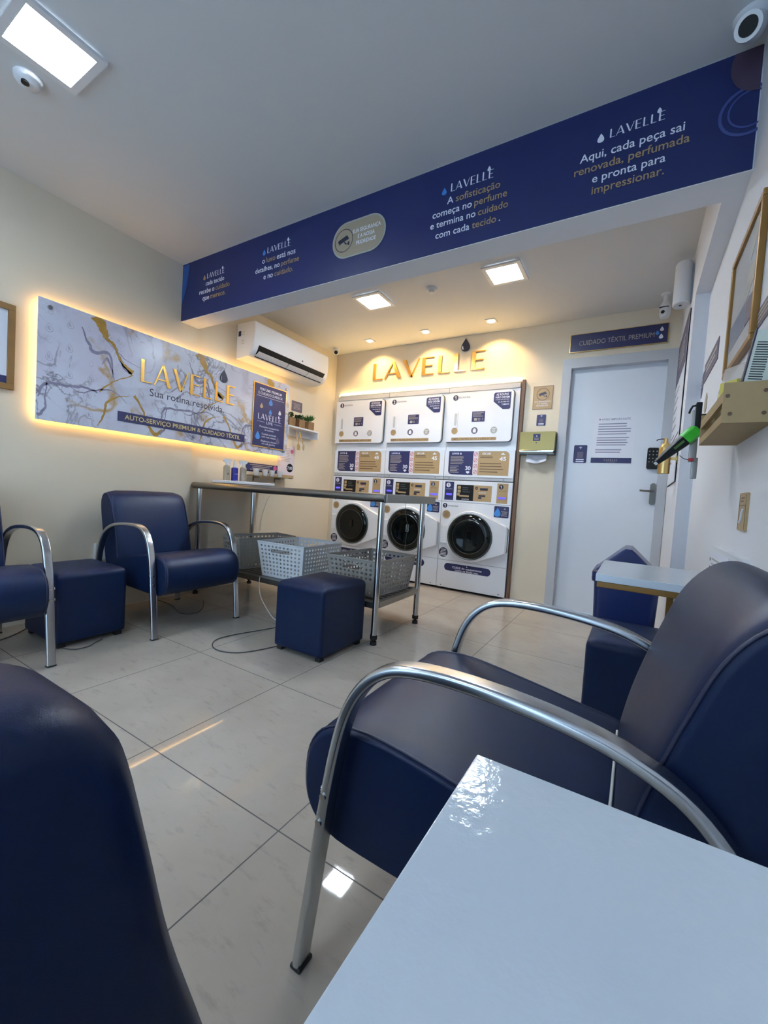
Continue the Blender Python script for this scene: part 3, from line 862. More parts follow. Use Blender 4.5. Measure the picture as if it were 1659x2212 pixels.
t = thing('serving_fork', 'brass serving fork hanging under the white box shelf', 'fork', (XLR + 0.05, 3.235, 1.325), LEFT)
B().tube([(-0.035, -0.02, 0.18), (-0.028, -0.022, 0.12), (-0.012, -0.024, 0.07)], 0.005).build('handle', 'brass', t)
k = B().prism([(-0.012, .07), (.018, .035), (.016, .025), (-.022, .025), (-.02, .04)], -0.027, -0.022)
for i in range(4):
    k.box(-0.022 + i * .0115, -0.0165 + i * .0115, -0.027, -0.022, -0.012, 0.027)
k.build('tines', 'brass', t)
t = thing('serving_spoon', 'brass serving spoon hanging crossed with the fork under the shelf', 'spoon', (XLR + 0.05, 3.275, 1.315), LEFT)
B().tube([(-0.05, -0.035, 0.185), (-0.025, -0.036, 0.13), (0.005, -0.038, 0.07)], 0.005).build('handle', 'brass', t)
B().ball((0.018, -0.038, 0.035), 0.018, 0.8, 0.35, 2.0, 14).build('bowl', 'brass', t)

# glass shelf with cups
t = thing('glass_shelf', 'small clear glass shelf holding paper cups under the marble sign', 'shelf', (XLR, 2.63, 1.005), LEFT)
B().box(0, 0.50, -0.115, -0.003, 0, 0.008, .001).build('glass', 'clear', t)
for x in (0.09, 0.36):
    B().box(x - .006, x + .006, -0.08, 0, -0.014, -0.001).box(x - .006, x + .006, -0.01, 0, -0.045, -0.001).build('bracket', 'steel', t)
cup0 = None
for i, (yy, lab) in enumerate(((2.70, 'white paper cup next to the spray bottles'), (2.805, 'second white paper cup from the spray bottles'), (2.895, 'third white paper cup from the spray bottles'), (3.00, 'white paper cup next to the pink price sheet'))):
    if cup0 is None:
        cup0 = thing('paper_cup', lab, 'cup', (XLR + 0.06, yy, 1.0135), 0, 'cups on the glass shelf')
        B().lathe((0, 0, 0), [(0, 0), (0.021, 0), (0.030, 0.058), (0.031, 0.06), (0.028, 0.058), (0.0195, 0.004), (0, 0.004)], seg=24).build('cup_body', 'whiteplastic', cup0)
    else:
        dup(cup0, (XLR + 0.06, yy, 1.0135), 0, lab)
t = thing('wall_label', 'long navy label with a pink dot behind the paper cups', 'label', (XLR, 2.625, 1.048), LEFT)
B().rect(0, 0, 0.40, 0.078, -0.002, 0).build('plate', 'navy', t, smooth=False)
B().lines(0.04, 0.33, 0.012, 0.072, 4, -0.0026, align='c').build('printed_lines', 'printgrey', t, smooth=False)
B().disc(0.365, 0.05, 0.024, -0.0028, -0.002).build('pink_dot', 'pinkdot', t, smooth=False)
t = thing('price_sheet', 'pale pink price sheet with a black price circle on the cream wall', 'price sheet', (XLR, 3.02, 1.015), LEFT)
B().rect(0, 0, 0.235, 0.325, -0.002, 0).build('sheet', 'pinkpaper', t, smooth=False)
B().rect(0, 0, 0.235, 0.03, -0.0026, -0.002).build('bottom_strip', 'tan', t, smooth=False)
B().disc(0.175, 0.105, 0.045, -0.0028, -0.002).build('price_circle', 'black', t, smooth=False)
B().text('7,00', 0.175, 0.105, -0.0034, w=0.07, size=0.042, bold=0.02).build('price_lettering', 'printwhite', t, smooth=False)
B().disc(0.195, 0.278, 0.022, -0.0028, -0.002).build('pink_dot', 'pinkdot', t, smooth=False)
B().lines(0.03, 0.18, 0.165, 0.31, 9, -0.0028, align='c', seed=5).build('printed_lines', 'printgrey', t, smooth=False)

# tray with bottles on the folding table
t = thing('serving_tray', 'white serving tray on the steel table carrying three bottles', 'tray', (-2.935, 2.475, 0.9165), 0)
B().box(-0.085, 0.085, -0.255, 0.255, 0.0, 0.012, .004).build('tray_base', 'enamel', t)
B().box(-0.095, -0.083, -0.265, 0.265, 0.004, 0.028, .004).box(0.083, 0.095, -0.265, 0.265, 0.004, 0.028, .004).box(-0.083, 0.083, -0.265, -0.253, 0.004, 0.028, .004).box(-0.083, 0.083, 0.253, 0.265, 0.004, 0.028, .004).build('rim', 'enamel', t)
def spray(loc, rz, label):
    t = thing('spray_bottle', label, 'bottle', loc, rz, 'bottles on the white tray')
    B().lathe((0, 0, 0), [(0, 0), (.026, 0), (.028, .004), (.028, .125), (.020, .138), (.012, .142), (0, .142)]).build('bottle_body', 'beigebottle', t)
    B().cyl((0, 0, .142), (0, 0, .162), .014, .012).prism([(-.018, .162), (.030, .162), (.038, .178), (.036, .192), (-.030, .192), (-.034, .178)], -.010, .010).build('spray_head', 'whiteplastic', t)
    B().tube([(.024, 0, .165), (.030, 0, .150), (.040, 0, .132)], .004).build('trigger', 'whiteplastic', t)
    B().text('A', 0.0, 0.07, -.0285, size=0.03).build('lettering', 'ink', t, smooth=False)
spray((-2.91, 2.265, 0.929), R(80), 'beige spray bottle next to the armchair end of the tray')
spray((-2.90, 2.425, 0.929), R(250), 'beige spray bottle beside the long navy label')
t = thing('pump_bottle', 'royal blue pump bottle between the two beige spray bottles', 'bottle', (-2.91, 2.345, 0.929), LEFT, 'bottles on the white tray')
B().lathe((0, 0, 0), [(0, 0), (.027, 0), (.028, .003), (.028, .122), (.018, .128), (0, .128)]).build('bottle_body', 'bluebottle', t)
B().lathe((0, 0, 0), [(0, .126), (.017, .128), (.015, .165), (.010, .178), (.010, .186), (0, .188)]).build('cap', 'whiteplastic', t)
k = B(); logo(k, -0.021, .068, .042, -.0286, h=.01); k.text('LAVELLE', 0, .02, -.0286, w=.02, size=.006); k.build('lettering', 'printwhite', t, smooth=False)

t = thing('wall_outlet', 'small white wall outlet low on the cream wall behind the stools', 'outlet', (XL, 1.37, 0.35), LEFT)
B().box(0, 0.07, -0.03, 0, 0, 0.11, .004).build('cover', 'whiteplastic', t)

# ------------------------------------------------------------------ back wall: wordmark, LED bar
t = thing('gold_wordmark', 'large gold wordmark letters with a navy drop above the machines', 'sign', (-2.590, YB, 2.160), BACK)
s = 1.267 / WMW
for pol, ox in WM:
    b = B()
    for q in pol:
        b.prism([(s * (ox + a), 0.178 * c) for a, c in q], -0.014, -0.001)
    b.build('letter', 'goldmirror', t, smooth=False)
B().drop(1.060, 0.252, 0.125, -0.014, -0.001).build('drop_emblem', 'ink', t, label='navy drop')
B().quadmesh([(1.060 - 0.026 - (0.010 if 40 < a < 140 else 0.0), -0.0148, 0.225 + 0.022 * math.cos(R(a))) for a in range(0, 181, 20)] + [(1.060 - 0.014, -0.0148, 0.208)], [tuple(range(11))]).build('drop_highlight', 'printwhite', t, smooth=False)

t = thing('led_bar', 'glowing warm light bar along the top of the machines', 'light bar', (-3.02, 3.862, 2.004), BACK)
B().box(0, 2.055, 0, 0.022, 0.0, 0.012).build('channel', 'whiteplastic', t, smooth=False)
B().box(0, 2.055, 0.002, 0.020, 0.012, 0.028).build('diffuser', 'warmled2', t, smooth=False)

# ------------------------------------------------------------------ washers and dryers
MW = 0.692
MX = {3: -3.046, 2: -2.354, 1: -1.662}
MYF = 3.862
where = {3: 'next to the cream side wall', 2: 'in the middle of the row', 1: 'next to the brown trim'}
def digit(n, x, z, y, size, bold):
    if n != 1:
        return B().text(str(n), x, z, y, size=size, bold=bold)
    h = size * .70; w = h * .17
    return B().quadmesh([(x - w * .2, y, z - h / 2), (x + w, y, z - h / 2), (x + w, y, z + h / 2), (x + w * .1, y, z + h / 2), (x - w * 1.7, y, z + h * .32), (x - w * 1.7, y, z + h * .14), (x - w * .2, y, z + h * .26)], [(0, 1, 2, 6), (2, 3, 4, 5, 6)])
def numbadge(t, parent, n, x, z, r, y, dark=True):
    B().disc(x, z, r, y - 0.0006, y).build('number_badge', 'ink' if dark else 'printwhite', parent, smooth=False)
    digit(n, x, z, y - 0.0012, r * 1.75, 0.02).build('number', 'printwhite' if dark else 'ink', parent, smooth=False)

def dryer(n):
    t = thing('tumble_dryer', 'white tumble dryer numbered %d on top of its washer, %s' % (n, where[n]), 'dryer', (MX[n], MYF, 1.097), BACK, 'tumble dryers')
    z = lambda v: v - 1.097
    B().box(0.001, MW - 0.001, 0.012, 0.66, 0.0, z(2.003), .006).build('cabinet', 'enamel', t)
    B().box(0.0, MW, 0.0, 0.1, z(1.955), z(2.004), .008).build('top_cap', 'enamel_grey', t)
    B().box(0.002, MW - 0.002, -0.004, 0.02, z(1.128), z(1.388), .004).build('lower_panel', 'enamel', t)
    B().box(0.002, MW - 0.002, 0.0, 0.02, z(1.099), z(1.126), .003).build('bottom_lip', 'enamel_grey', t)
    for x in (0.06, MW - 0.09):
        B().cyl((x, 0.0, z(1.113)), (x, -0.003, z(1.113)), 0.006, seg=12).build('screw', 'steel', t)
    d = B().rrect(0.008, z(1.466), 0.644, z(1.938), 0.035, -0.028, 0.012, corners=(0, 1, 1, 0)).build('door', 'enamel', t)
    B().rrect(0.006, z(1.464), 0.648, z(1.942), 0.036, -0.004, 0.013, corners=(0, 1, 1, 0)).build('door_seam', 'gasket', t)
    y = -0.0285
    h = B().rrect(0.070, z(1.602), 0.122, z(1.752), 0.008, y - 0.006, y + .001).build('handle', 'enamel', d)
    B().rrect(0.088, z(1.622), 0.112, z(1.742), 0.012, y - 0.0072, y - .006).build('handle_recess', (M['enamel_grey']), h)
    numbadge(t, d, n, 0.085, z(1.893), 0.027, y)
    B().text('SECADORA', 0.175, z(1.893), y - .0006, w=0.115, size=0.022, bold=0.004).build('lettering', 'ink', d, smooth=False)
    s1 = B().prism([(0.462, z(1.835)), (0.462, z(1.905)), (0.474, z(1.917)), (0.620, z(1.917)), (0.620, z(1.772)), (0.610, z(1.762)), (0.552, z(1.762)), (0.535, z(1.775))], y - .0008, y).build('warning_sticker', 'navy', d, smooth=False)
    B().text('AS ROUPAS', 0.541, z(1.898), y - .0014, w=0.115, size=.027, bold=.02).text('NÃO DEVEM', 0.543, z(1.872), y - .0014, w=0.128, size=.027, bold=.02).text('PASSAR DA METADE', 0.543, z(1.850), y - .0014, w=0.125, size=.013).text('DA ALTURA DO', 0.556, z(1.829), y - .0014, w=0.100, size=.018, bold=.01).text('TAMBOR', 0.573, z(1.806), y - .0014, w=0.07, size=.020, bold=.01).build('lettering', 'printwhite', s1, smooth=False)
    s2 = B().rect(0.262, z(1.655), 0.388, z(1.752), y - .0008, y).build('notice_sticker', 'navy', d, smooth=False)
    B().lines(0.27, 0.38, z(1.70), z(1.745), 4, y - .0014, seed=n).rect(0.285, z(1.664), 0.315, z(1.690), y - .0014, y - .0008).ring(0.335, z(1.677), 0.007, 0.012, y - .0014).disc(0.366, z(1.684), 0.004, y - .0014, y - .0008).disc(0.372, z(1.672), 0.004, y - .0014, y - .0008).build('printed_lines', 'printgrey', s2, smooth=False)
    B().disc(0.094, z(1.572), 0.032, y - .0008, y).build('round_sticker', 'tan', d, smooth=False)
    r2 = B().disc(0.296, z(1.572), 0.032, y - .0008, y).build('round_sticker', 'purple', d, smooth=False)
    B().rect(0.281, z(1.553), 0.311, z(1.583), y - .0014, y - .0008).rect(0.288, z(1.583), 0.304, z(1.593), y - .0014, y - .0008).build('clothes_symbol', 'printwhite', r2, smooth=False)
    r3 = B().disc(0.483, z(1.572), 0.032, y - .0008, y).build('round_sticker', 'greyst', d, smooth=False)
    B().ring(0.483, z(1.566), 0.007, 0.011, y - .0014).rect(0.465, z(1.583), 0.501, z(1.588), y - .0014, y - .0008).build('machine_symbol', 'printwhite', r3, smooth=False)
    f = B().rrect(0.066, z(1.478), 0.512, z(1.508), 0.006, y - .0008, y).build('filter_sticker', 'tan', d, smooth=False)
    B().text('LIMPE O FILTRO ANTES E APÓS O USO', 0.289, z(1.493), y - .0014, w=0.425, size=.024, bold=.01).build('lettering', 'brownink', f, smooth=False)
    # instruction sticker
    y = -0.0042
    a = B().rrect(0.046, z(1.150), 0.300, z(1.378), 0.04, y - .0006, y, corners=(1, 0, 0, 0)).build('washing_instructions', 'navy', t, smooth=False)
    k = B().text('LAVAR', 0.115, z(1.356), y - .0012, w=0.075, size=.026, bold=.02).text('30', 0.250, z(1.215), y - .0012, w=.055, size=.052, bold=.03)
    k.drop(0.168, z(1.356), 0.022, y - .0012, y - .0006).prism([(.228, z(1.178)), (.272, z(1.178)), (.25, z(1.160))], y - .0012, y - .0006).rect(.235, z(1.178), .265, z(1.186), y - .0012, y - .0006)
    k.build('lettering', 'printwhite', a, smooth=False)
    B().lines(0.065, 0.205, z(1.25), z(1.335), 6, y - .0012, seed=4).lines(0.065, 0.16, z(1.165), z(1.24), 5, y - .0012, seed=8).build('printed_lines', 'printgrey', a, smooth=False)
    B().rrect(0.296, z(1.152), 0.346, z(1.378), 0.02, y - .0010, y).build('symbol_strip', 'pinkpaper', t, smooth=False)
    k = B()
    for i in range(4):
        zz = z(1.348 - i * 0.056)
        k.ring(0.321, zz, 0.015, 0.019, y - .0014)
        k.quadmesh([(0.309, y - .0014, zz - .010), (0.313, y - .0014, zz - .013), (0.333, y - .0014, zz + .010), (0.329, y - .0014, zz + .013)], [(0, 1, 2, 3)])
    k.build('forbidden_symbols', (mat('red_line_print', '#b4525c', .6) if 'redline' not in M else M['redline']), t.children[-1], smooth=False)
    a = B().rrect(0.346, z(1.150), 0.640, z(1.378), 0.04, y - .0006, y, corners=(0, 0, 1, 0)).build('drying_instructions', 'tan', t, smooth=False)
    k = B().text('SECAR', 0.425, z(1.356), y - .0012, w=0.085, size=.026, bold=.02).text('45', 0.580, z(1.308), y - .0012, w=.062, size=.052, bold=.03)
    k.prism([(.557, z(1.345)), (.603, z(1.345)), (.58, z(1.365))], y - .0012, y - .0006)
    k.build('lettering', 'printwhite', a, smooth=False)
    B().lines(0.365, 0.49, z(1.31), z(1.34), 2, y - .0012, seed=4).lines(0.365, 0.60, z(1.17), z(1.275), 4, y - .0012, seed=9, h=.008).build('printed_lines', 'brownink', a, smooth=False)

def washer(n):
    t = thing('washing_machine', 'white front-loading washing machine numbered %d under its dryer, %s' % (n, where[n]), 'washing machine', (MX[n], MYF, 0), BACK, 'washing machines')
    B().box(0.001, MW - 0.001, 0.012, 0.66, 0.02, 1.094, .006).build('cabinet', 'enamel', t)
    B().box(0.03, MW - 0.03, 0.05, 0.62, 0.0, 0.02).build('plinth', 'black', t, smooth=False)
    B().box(0.002, MW - 0.002, -0.002, 0.02, 0.882, 1.090, .003).build('control_panel', 'enamel', t)
    B().box(0.002, MW - 0.002, -0.002, 0.02, 0.300, 0.878, .003).build('front_panel', 'enamel', t)
    B().box(0.002, MW - 0.002, -0.002, 0.02, 0.024, 0.296, .003).build('kick_panel', 'enamel', t)
    for x in (0.05, MW - 0.06):
        B().cyl((x, -0.002, 0.045), (x, -0.004, 0.045), 0.005, seg=10).build('screw', 'ink', t)
    y = -0.0025
    # control stickers
    a = B().rect(0.026, 0.897, 0.120, 1.078, y - .0006, y).build('start_sticker', 'navy', t, smooth=False)
    B().disc(0.062, 1.044, 0.022, y - .0012, y - .0006).build('number_badge', 'printwhite', a, smooth=False)
    digit(n, 0.062, 1.044, y - .0018, .04, .02).build('number', 'ink', a, smooth=False)
    B().text('LAVADORA', 0.072, 1.006, y - .0012, w=.066, size=.012).build('lettering', 'printwhite', a, smooth=False)
    B().rrect(0.044, 0.945, 0.104, 0.963, 0.004, y - .004, y).build('display', 'screen', t, smooth=False)
    a = B().rect(0.150, 0.900, 0.322, 1.052, y - .0006, y).build('payment_panel', 'black', t, smooth=False)
    B().rect(0.160, 1.010, 0.192, 1.040, y - .0012, y).rect(0.160, 0.975, 0.192, 1.004, y - .0012, y).rect(0.158, 0.945, 0.184, 0.970, y - .0012, y).rrect(0.180, 0.936, 0.280, 0.952, .006, y - .0012, y).build('panel_tiles', 'tan', a, smooth=False)
    B().lines(0.21, 0.29, 0.975, 1.035, 3, y - .0012, seed=2, h=.008).build('panel_print', 'gasket', a, smooth=False)
    B().text('LAVADORA', 0.245, 0.914, y - .0012, w=.075, size=.016, bold=.01).build('lettering', 'printwhite', a, smooth=False)
    a = B().rect(0.322, 0.900, 0.500, 1.052, y - .0006, y).build('gold_panel', 'tan', t, smooth=False)
    B().ring(0.35, 1.025, 0.006, 0.014, y - .0012).rect(0.385, 1.005, 0.460, 1.028, y - .0012, y).rect(0.375, 0.945, 0.440, 0.962, y - .0012, y).rect(0.372, 0.925, 0.405, 0.943, y - .0012, y).build('panel_print', 'ink', a, smooth=False)
    B().text('SECADORA', 0.410, 0.984, y - .0012, w=.075, size=.016, bold=.01).build('lettering', 'printwhite', a, smooth=False)
    a = B().rect(0.548, 0.893, 0.650, 1.080, y - .0006, y).build('start_sticker', 'tan', t, smooth=False)
    numbadge(t, a, n, 0.585, 1.046, 0.022, y - .0006)
    B().text('SECADORA', 0.600, 1.008, y - .0012, w=.07, size=.012).build('lettering', 'brownink', a, smooth=False)
    B().rrect(0.565, 0.935, 0.635, 0.953, 0.004, y - .004, y).build('display', 'screen', t, smooth=False)
    # badges
    numbadge(t, t, n, 0.040, 0.840, 0.024, y)
    B().text('LAVADORA', 0.125, 0.840, y - .0006, w=0.105, size=0.021, bold=0.004).build('lettering', 'ink', t, smooth=False)
    a = B().disc(0.060, 0.752, 0.042, y - .0006, y).build('round_sticker', 'tan', t, smooth=False)
    B().lines(0.03, 0.09, 0.725, 0.78, 6, y - .0012, align='c').build('printed_lines', 'brownink', a, smooth=False)
    a = B().disc(0.055, 0.372, 0.048, y - .0006, y).build('round_sticker', 'ink', t, smooth=False)
    B().lines(0.02, 0.09, 0.335, 0.408, 5, y - .0012, align='c', seed=6).build('printed_lines', 'printwhite', a, smooth=False)
    a = B().rrect(0.535, 0.762, 0.672, 0.868, .01, y - .0006, y).build('drop_sticker', 'navy', t, smooth=False)
    B().drop(0.568, 0.812, 0.085, y - .0012, y - .0006).build('printed_drop', 'blueprint', a, smooth=False)
    B().lines(0.600, 0.662, 0.775, 0.825, 4, y - .0012, align='c').prism([(.622, .838), (.646, .838), (.634, .856)], y - .0012, y - .0006).build('printed_lines', 'printgrey', a, smooth=False)
    # door
    cx, cz, R0 = 0.327, 0.556, 0.247
    tht = R(66); pts = []
    N = 40
    for i in range(N + 1):
        a_ = tht + (2 * math.pi - 2 * tht) * i / N
        pts.append((cx + R0 * math.cos(a_), cz + R0 * math.sin(a_)))
    pts += [(0.668, 0.428), (0.676, 0.440), (0.676, 0.672), (0.668, 0.684)]
    inner = [(cx + (p[0] - cx) * .975, cz + (p[1] - cz) * .975) for p in pts]
    d = B()
    d.loft([[(p[0], 0.0, p[1]) for p in pts], [(p[0], -0.034, p[1]) for p in pts], [(p[0], -0.042, p[1]) for p in inner]])
    d = d.build('door', 'enamel', t, angle=30)
    B().box(0.024, 0.10, -0.028, -0.002, 0.470, 0.645, .006).build('hinge_cover', 'enamel', t)
    B().box(0.670, 0.684, -0.036, -0.002, 0.445, 0.665, .003).build('door_grip', 'enamel_grey', d)
    B().lathe((cx, 0, cz), [(0.222, -0.040), (0.223, -0.052), (0.216, -0.056), (0.208, -0.050), (0.205, -0.038)], axis='y', seg=48).build('glass_rim', 'gasket', d)
    B().lathe((cx, 0, cz), [(0.208, -0.046), (0.198, -0.058), (0.17, -0.066), (0.135, -0.068), (0.12, -0.060), (0.0, -0.052)], axis='y', seg=48).build('door_glass', 'glassdark', d)
    B().lathe((cx, 0, cz), [(0.158, -0.0685), (0.162, -0.0705), (0.166, -0.0675)], axis='y', seg=48).build('glass_ridge', 'drum', d)
    B().rrect(cx - .016, cz - .03, cx + .016, cz + .045, .004, -0.0625, -0.050).build('glass_catch', 'clear', d)
    # kick sticker
    a = B().rrect(0.075, 0.197, 0.545, 0.270, 0.036, y - .0006, y, seg=10).build('care_sticker', 'navy', t, smooth=False)
    B().text('CUIDE do equipamento', 0.310, 0.236, y - .0012, w=.30, size=.028, bold=.012).text('como se fosse seu.', 0.310, 0.211, y - .0012, w=.24, size=.028, bold=.012).drop(0.31, 0.258, 0.016, y - .0012, y - .0006).build('lettering', 'printwhite', a, smooth=False)
M['redline'] = mat('red_line_print', '#b4525c', .6)
for n in (3, 2, 1):
    washer(n)
    dryer(n)

# ------------------------------------------------------------------ back wall signs and dispenser
t = thing('security_sign', 'tan square security sign with camera symbol above the towel dispenser', 'sign', (-0.858, YB, 1.752), BACK)
B().rect(0, 0, 0.168, 0.205, -0.003, 0).build('plate', 'tan', t, smooth=False)
k = B().ring(0.084, 0.132, 0.050, 0.054, -0.0036); cameraicon(k, 0.086, 0.132, 0.055, -0.0036)
k.rect(0.004, 0.003, 0.164, 0.005, -0.0036, -.003).rect(0.004, 0.2, 0.164, 0.202, -0.0036, -.003).rect(0.003, 0.003, 0.005, 0.202, -0.0036, -.003).rect(0.163, 0.003, 0.165, 0.202, -0.0036, -.003)
k.build('camera_symbol', 'ink', t, smooth=False)
B().text('SUA SEGURANÇA', 0.084, 0.068, -0.0036, w=.135, size=.017, bold=.012).text('É A NOSSA', 0.084, 0.050, -0.0036, w=.085, size=.017, bold=.012).text('PRIORIDADE', 0.084, 0.032, -0.0036, w=.1, size=.017, bold=.012).build('lettering', 'printwhite', t, smooth=False)

def wifi(b, cx, cz, s, y):
    b.disc(cx, cz, s * .16, y, y + .0005, seg=12)
    for r in (.45, .8):
        vs, fs = [], []
        for i in range(9):
            a = R(45 + 90 * i / 8)
            for q in (r - .1, r + .1):
                vs.append((cx + q * s * math.cos(a), y, cz + q * s * math.sin(a)))
        fs = [(2 * i, 2 * i + 2, 2 * i + 3, 2 * i + 1) for i in range(8)]
        b.quadmesh(vs, fs)
    return b
def wifisign(loc, w, h, label):
    t = thing('wifi_sign', label, 'sign', loc, BACK)
    B().rrect(0, 0, w, h, w * .1, -.0025, 0).build('plate', 'navy', t, smooth=False)
    k = B(); wifi(k, w / 2, h * .80, w * .18, -.0031)
    k.rrect(w * .2, h * .16, w * .8, h * .215, h * .015, -.0031, -.0025).rrect(w * .2, h * .05, w * .8, h * .105, h * .015, -.0031, -.0025)
    k.build('printed_symbol', 'printwhite', t, smooth=False)
    B().rect(w * .27, h * .28, w * .73, h * .62, -.0031, -.0025).build('blank_square', 'purple', t, smooth=False)
wifisign((-0.812, YB, 1.607), 0.078, 0.098, 'small navy wireless sign between the security sign and the towel dispenser')
wifisign((-0.492, 3.93, 1.288), 0.103, 0.152, 'navy wireless sign stuck on the white door')

t = thing('towel_dispenser', 'gold paper towel dispenser with a white towel hanging beside the door', 'towel dispenser', (-0.922, YB, 1.345), BACK)
B().prism([(0, 0.03), (0.292, 0.03), (0.292, 0.195), (0, 0.195)], -0.098, 0).build('housing', 'goldsatin', t)
B().box(0.0, 0.292, -0.100, 0, -0.002, 0.012).build('bottom_plate', 'gasket', t, smooth=False)
B().cyl((0.006, -0.085, 0.022), (0.286, -0.085, 0.022), 0.020, seg=16).build('front_lip', 'chrome', t)
a = B().rect(0.112, 0.115, 0.172, 0.175, -0.0990, -0.098).build('navy_label', 'navy', t, smooth=False)
B().drop(0.142, 0.158, 0.018, -.0996, -.099).lines(.118, .166, .12, .142, 3, -.0996, align='c').build('printed_lines', 'printgrey', a, smooth=False)
B().disc(0.142, 0.098, 0.005, -.0990, -.098, seg=12).build('keyhole', 'ink', t, smooth=False)
b = B()
vs = []
for i in range(9):
    for j in range(5):
        u = 0.06 + 0.17 * i / 8; v = -0.002 - 0.075 * j / 4 * (0.55 + 0.45 * math.sin(0.6 + 2.2 * i / 8))
        vs.append((u, -0.055 - 0.012 * math.sin(i * 1.1) * j / 4 - .012 * j / 4, v))
b.quadmesh(vs, [(i * 5 + j, i * 5 + j + 1, (i + 1) * 5 + j + 1, (i + 1) * 5 + j) for i in range(8) for j in range(4)])
b.build('paper_towel', 'paper', t)

t = thing('door_sign', 'navy sign with grey lettering and three drops above the white door', 'sign', (-0.586, YB, 2.216), BACK)
B().box(0, 0.704, -0.014, 0, 0, 0.152).build('frame', 'brass', t, smooth=False)
B().rect(0.007, 0.005, 0.697, 0.147, -0.0155, -0.014).build('face', 'navy', t, smooth=False)
B().text('CUIDADO TÊXTIL PREMIUM', 0.342, 0.072, -.0162, w=.535, size=.055).build('lettering', 'printgrey', t, smooth=False)
B().drop(0.628, 0.084, 0.036, -.0162, -.0155).build('blue_drop', 'blueprint', t, smooth=False)
B().drop(0.656, 0.110, 0.036, -.0162, -.0155).build('pink_drop', 'pinkpaper', t, smooth=False)
B().drop(0.654, 0.054, 0.040, -.0162, -.0155).build('white_drop', 'printwhite', t, smooth=False)

t = thing('door_notice', 'white printed notice with a bold heading stuck on the white door', 'notice', (-0.352, 3.93, 1.335), BACK)
B().rect(0, 0, 0.305, 0.345, -.0015, 0).build('sheet', 'paper', t, smooth=False)
k = B().text('AVISO IMPORTANTE', 0.160, 0.318, -.0021, w=.21, size=.024, bold=.012).disc(.042, .318, .007, -.0021, -.0015, seg=12)
k.lines(.035, .275, .185, .29, 5, -.0021, seed=2, ragged=.15, h=.008).lines(.03, .275, .095, .175, 4, -.0021, seed=3, ragged=.2, h=.008).lines(.025, .26, .035, .075, 2, -.0021, seed=5, h=.009)
k.build('printed_lines', (mat('blue_grey_ink', '#8b8fa8', .7)), t, smooth=False)
t = thing('door_label', 'long navy label below the printed notice on the door', 'label', (-0.355, 3.93, 1.290), BACK)
B().rect(0, 0, 0.297, 0.044, -.002, 0).build('plate', 'navy', t, smooth=False)
k = B(); logo(k, .10, .016, .098, -.0026, h=.016); k.rect(.115, .008, .185, .010, -.0026, -.002); k.build('lettering', 'printgrey', t, smooth=False)

# ------------------------------------------------------------------ right wall things
t = thing('wall_poster', 'tall white poster with dark header and black edge on the white wall beside the door', 'poster', (XRR, 3.75, 1.10), RIGHT)
B().rect(0, 0, 0.70, 1.03, -.006, 0).build('board', 'black', t, smooth=False)
B().rect(0.0, 0.004, 0.692, 1.026, -.0075, -.006).build('sheet', 'paper', t, smooth=False)
B().rect(0.0, 0.72, 0.692, 1.026, -.0085, -.0075).build('header', 'purple', t, smooth=False)
k = B().lines(.10, .58, .80, .95, 4, -.0092, align='c', seed=3)
k.build('header_print', 'printgrey', t, smooth=False)
B().lines(.06, .60, .12, .68, 9, -.0082, seed=5, ragged=.6, h=.012).rect(.03, .30, .66, .312, -.0082, -.0075).build('printed_lines', 'purple', t, smooth=False)

t = thing('framed_picture', 'gold framed picture with pale print high on the white wall', 'picture', (XR, 2.035, 1.430), RIGHT)
fw, fh, fb = 0.45, 0.430, 0.020
B().box(0, fw, -.018, 0, 0, fb, .003).box(0, fw, -.018, 0, fh - fb, fh, .003).box(0, fb, -.018, 0, fb, fh - fb, .003).box(fw - fb, fw, -.018, 0, fb, fh - fb, .003).build('frame', 'goldframe', t)
B().rect(fb, fb, fw - fb, fh - fb, -.008, 0).build('print', 'artgrey', t, smooth=False)
B().rect(fb, fb + .07, fw * .72, fb + .16, -.0088, -.008).build('blue_block', 'artblue', t, smooth=False)
B().prism([(fw * .66, .30), (fw * .86, .36), (fw * .86, .40), (fw * .66, .42)], -.0088, -.008).prism([(fw * .62, .18), (fw * .88, .22), (fw * .88, .27), (fw * .62, .28)], -.0088, -.008).build('grey_shapes', 'greyst', t, smooth=False)
B().rect(fw * .66, .09, fw * .86, .17, -.0096, -.0088).build('navy_block', 'purple', t, smooth=False)

t = thing('wall_label', 'oblong purple-grey label on the white wall below the framed picture', 'label', (XR, 2.785, 1.607), RIGHT)
B().rect(0, 0, .44, .10, -.003, 0).build('plate', 'purple', t, smooth=False)
B().lines(.04, .41, .03, .08, 2, -.0036, align='c', h=.012).build('printed_lines', 'printgrey', t, smooth=False)
t = thing('drop_label', 'drop shaped purple-grey label at the end of the white wall', 'label', (XR, 2.876, 1.545), RIGHT)
B().prism([(.004, .05), (.03, 0), (.055, .02), (.074, .06), (.074, .135), (.03, .125), (.004, .09)], -.003, 0).build('plate', 'purple', t, smooth=False)
B().lines(.018, .066, .05, .105, 3, -.0036, align='c').build('printed_lines', 'printgrey', t, smooth=False)
t = thing('wall_label', 'purple-grey label on the white wall beyond the framed picture, cut by the photo edge', 'label', (XR, 1.635, 1.455), RIGHT)
B().rect(0, 0, .42, .055, -.003, 0).build('plate', 'purple', t, smooth=False)
B().lines(.02, .40, .008, .048, 3, -.0036, h=.006).build('printed_lines', 'printgrey', t, smooth=False)
t = thing('beige_tag', 'small pointed beige tag on the white wall above the wooden shelf end', 'tag', (XR, 2.66, 1.42), RIGHT)
B().prism([(0, .02), (.05, 0), (.085, .02), (.085, .075), (.05, .10), (0, .06)], -.003, 0).build('plate', 'taupe', t, smooth=False)
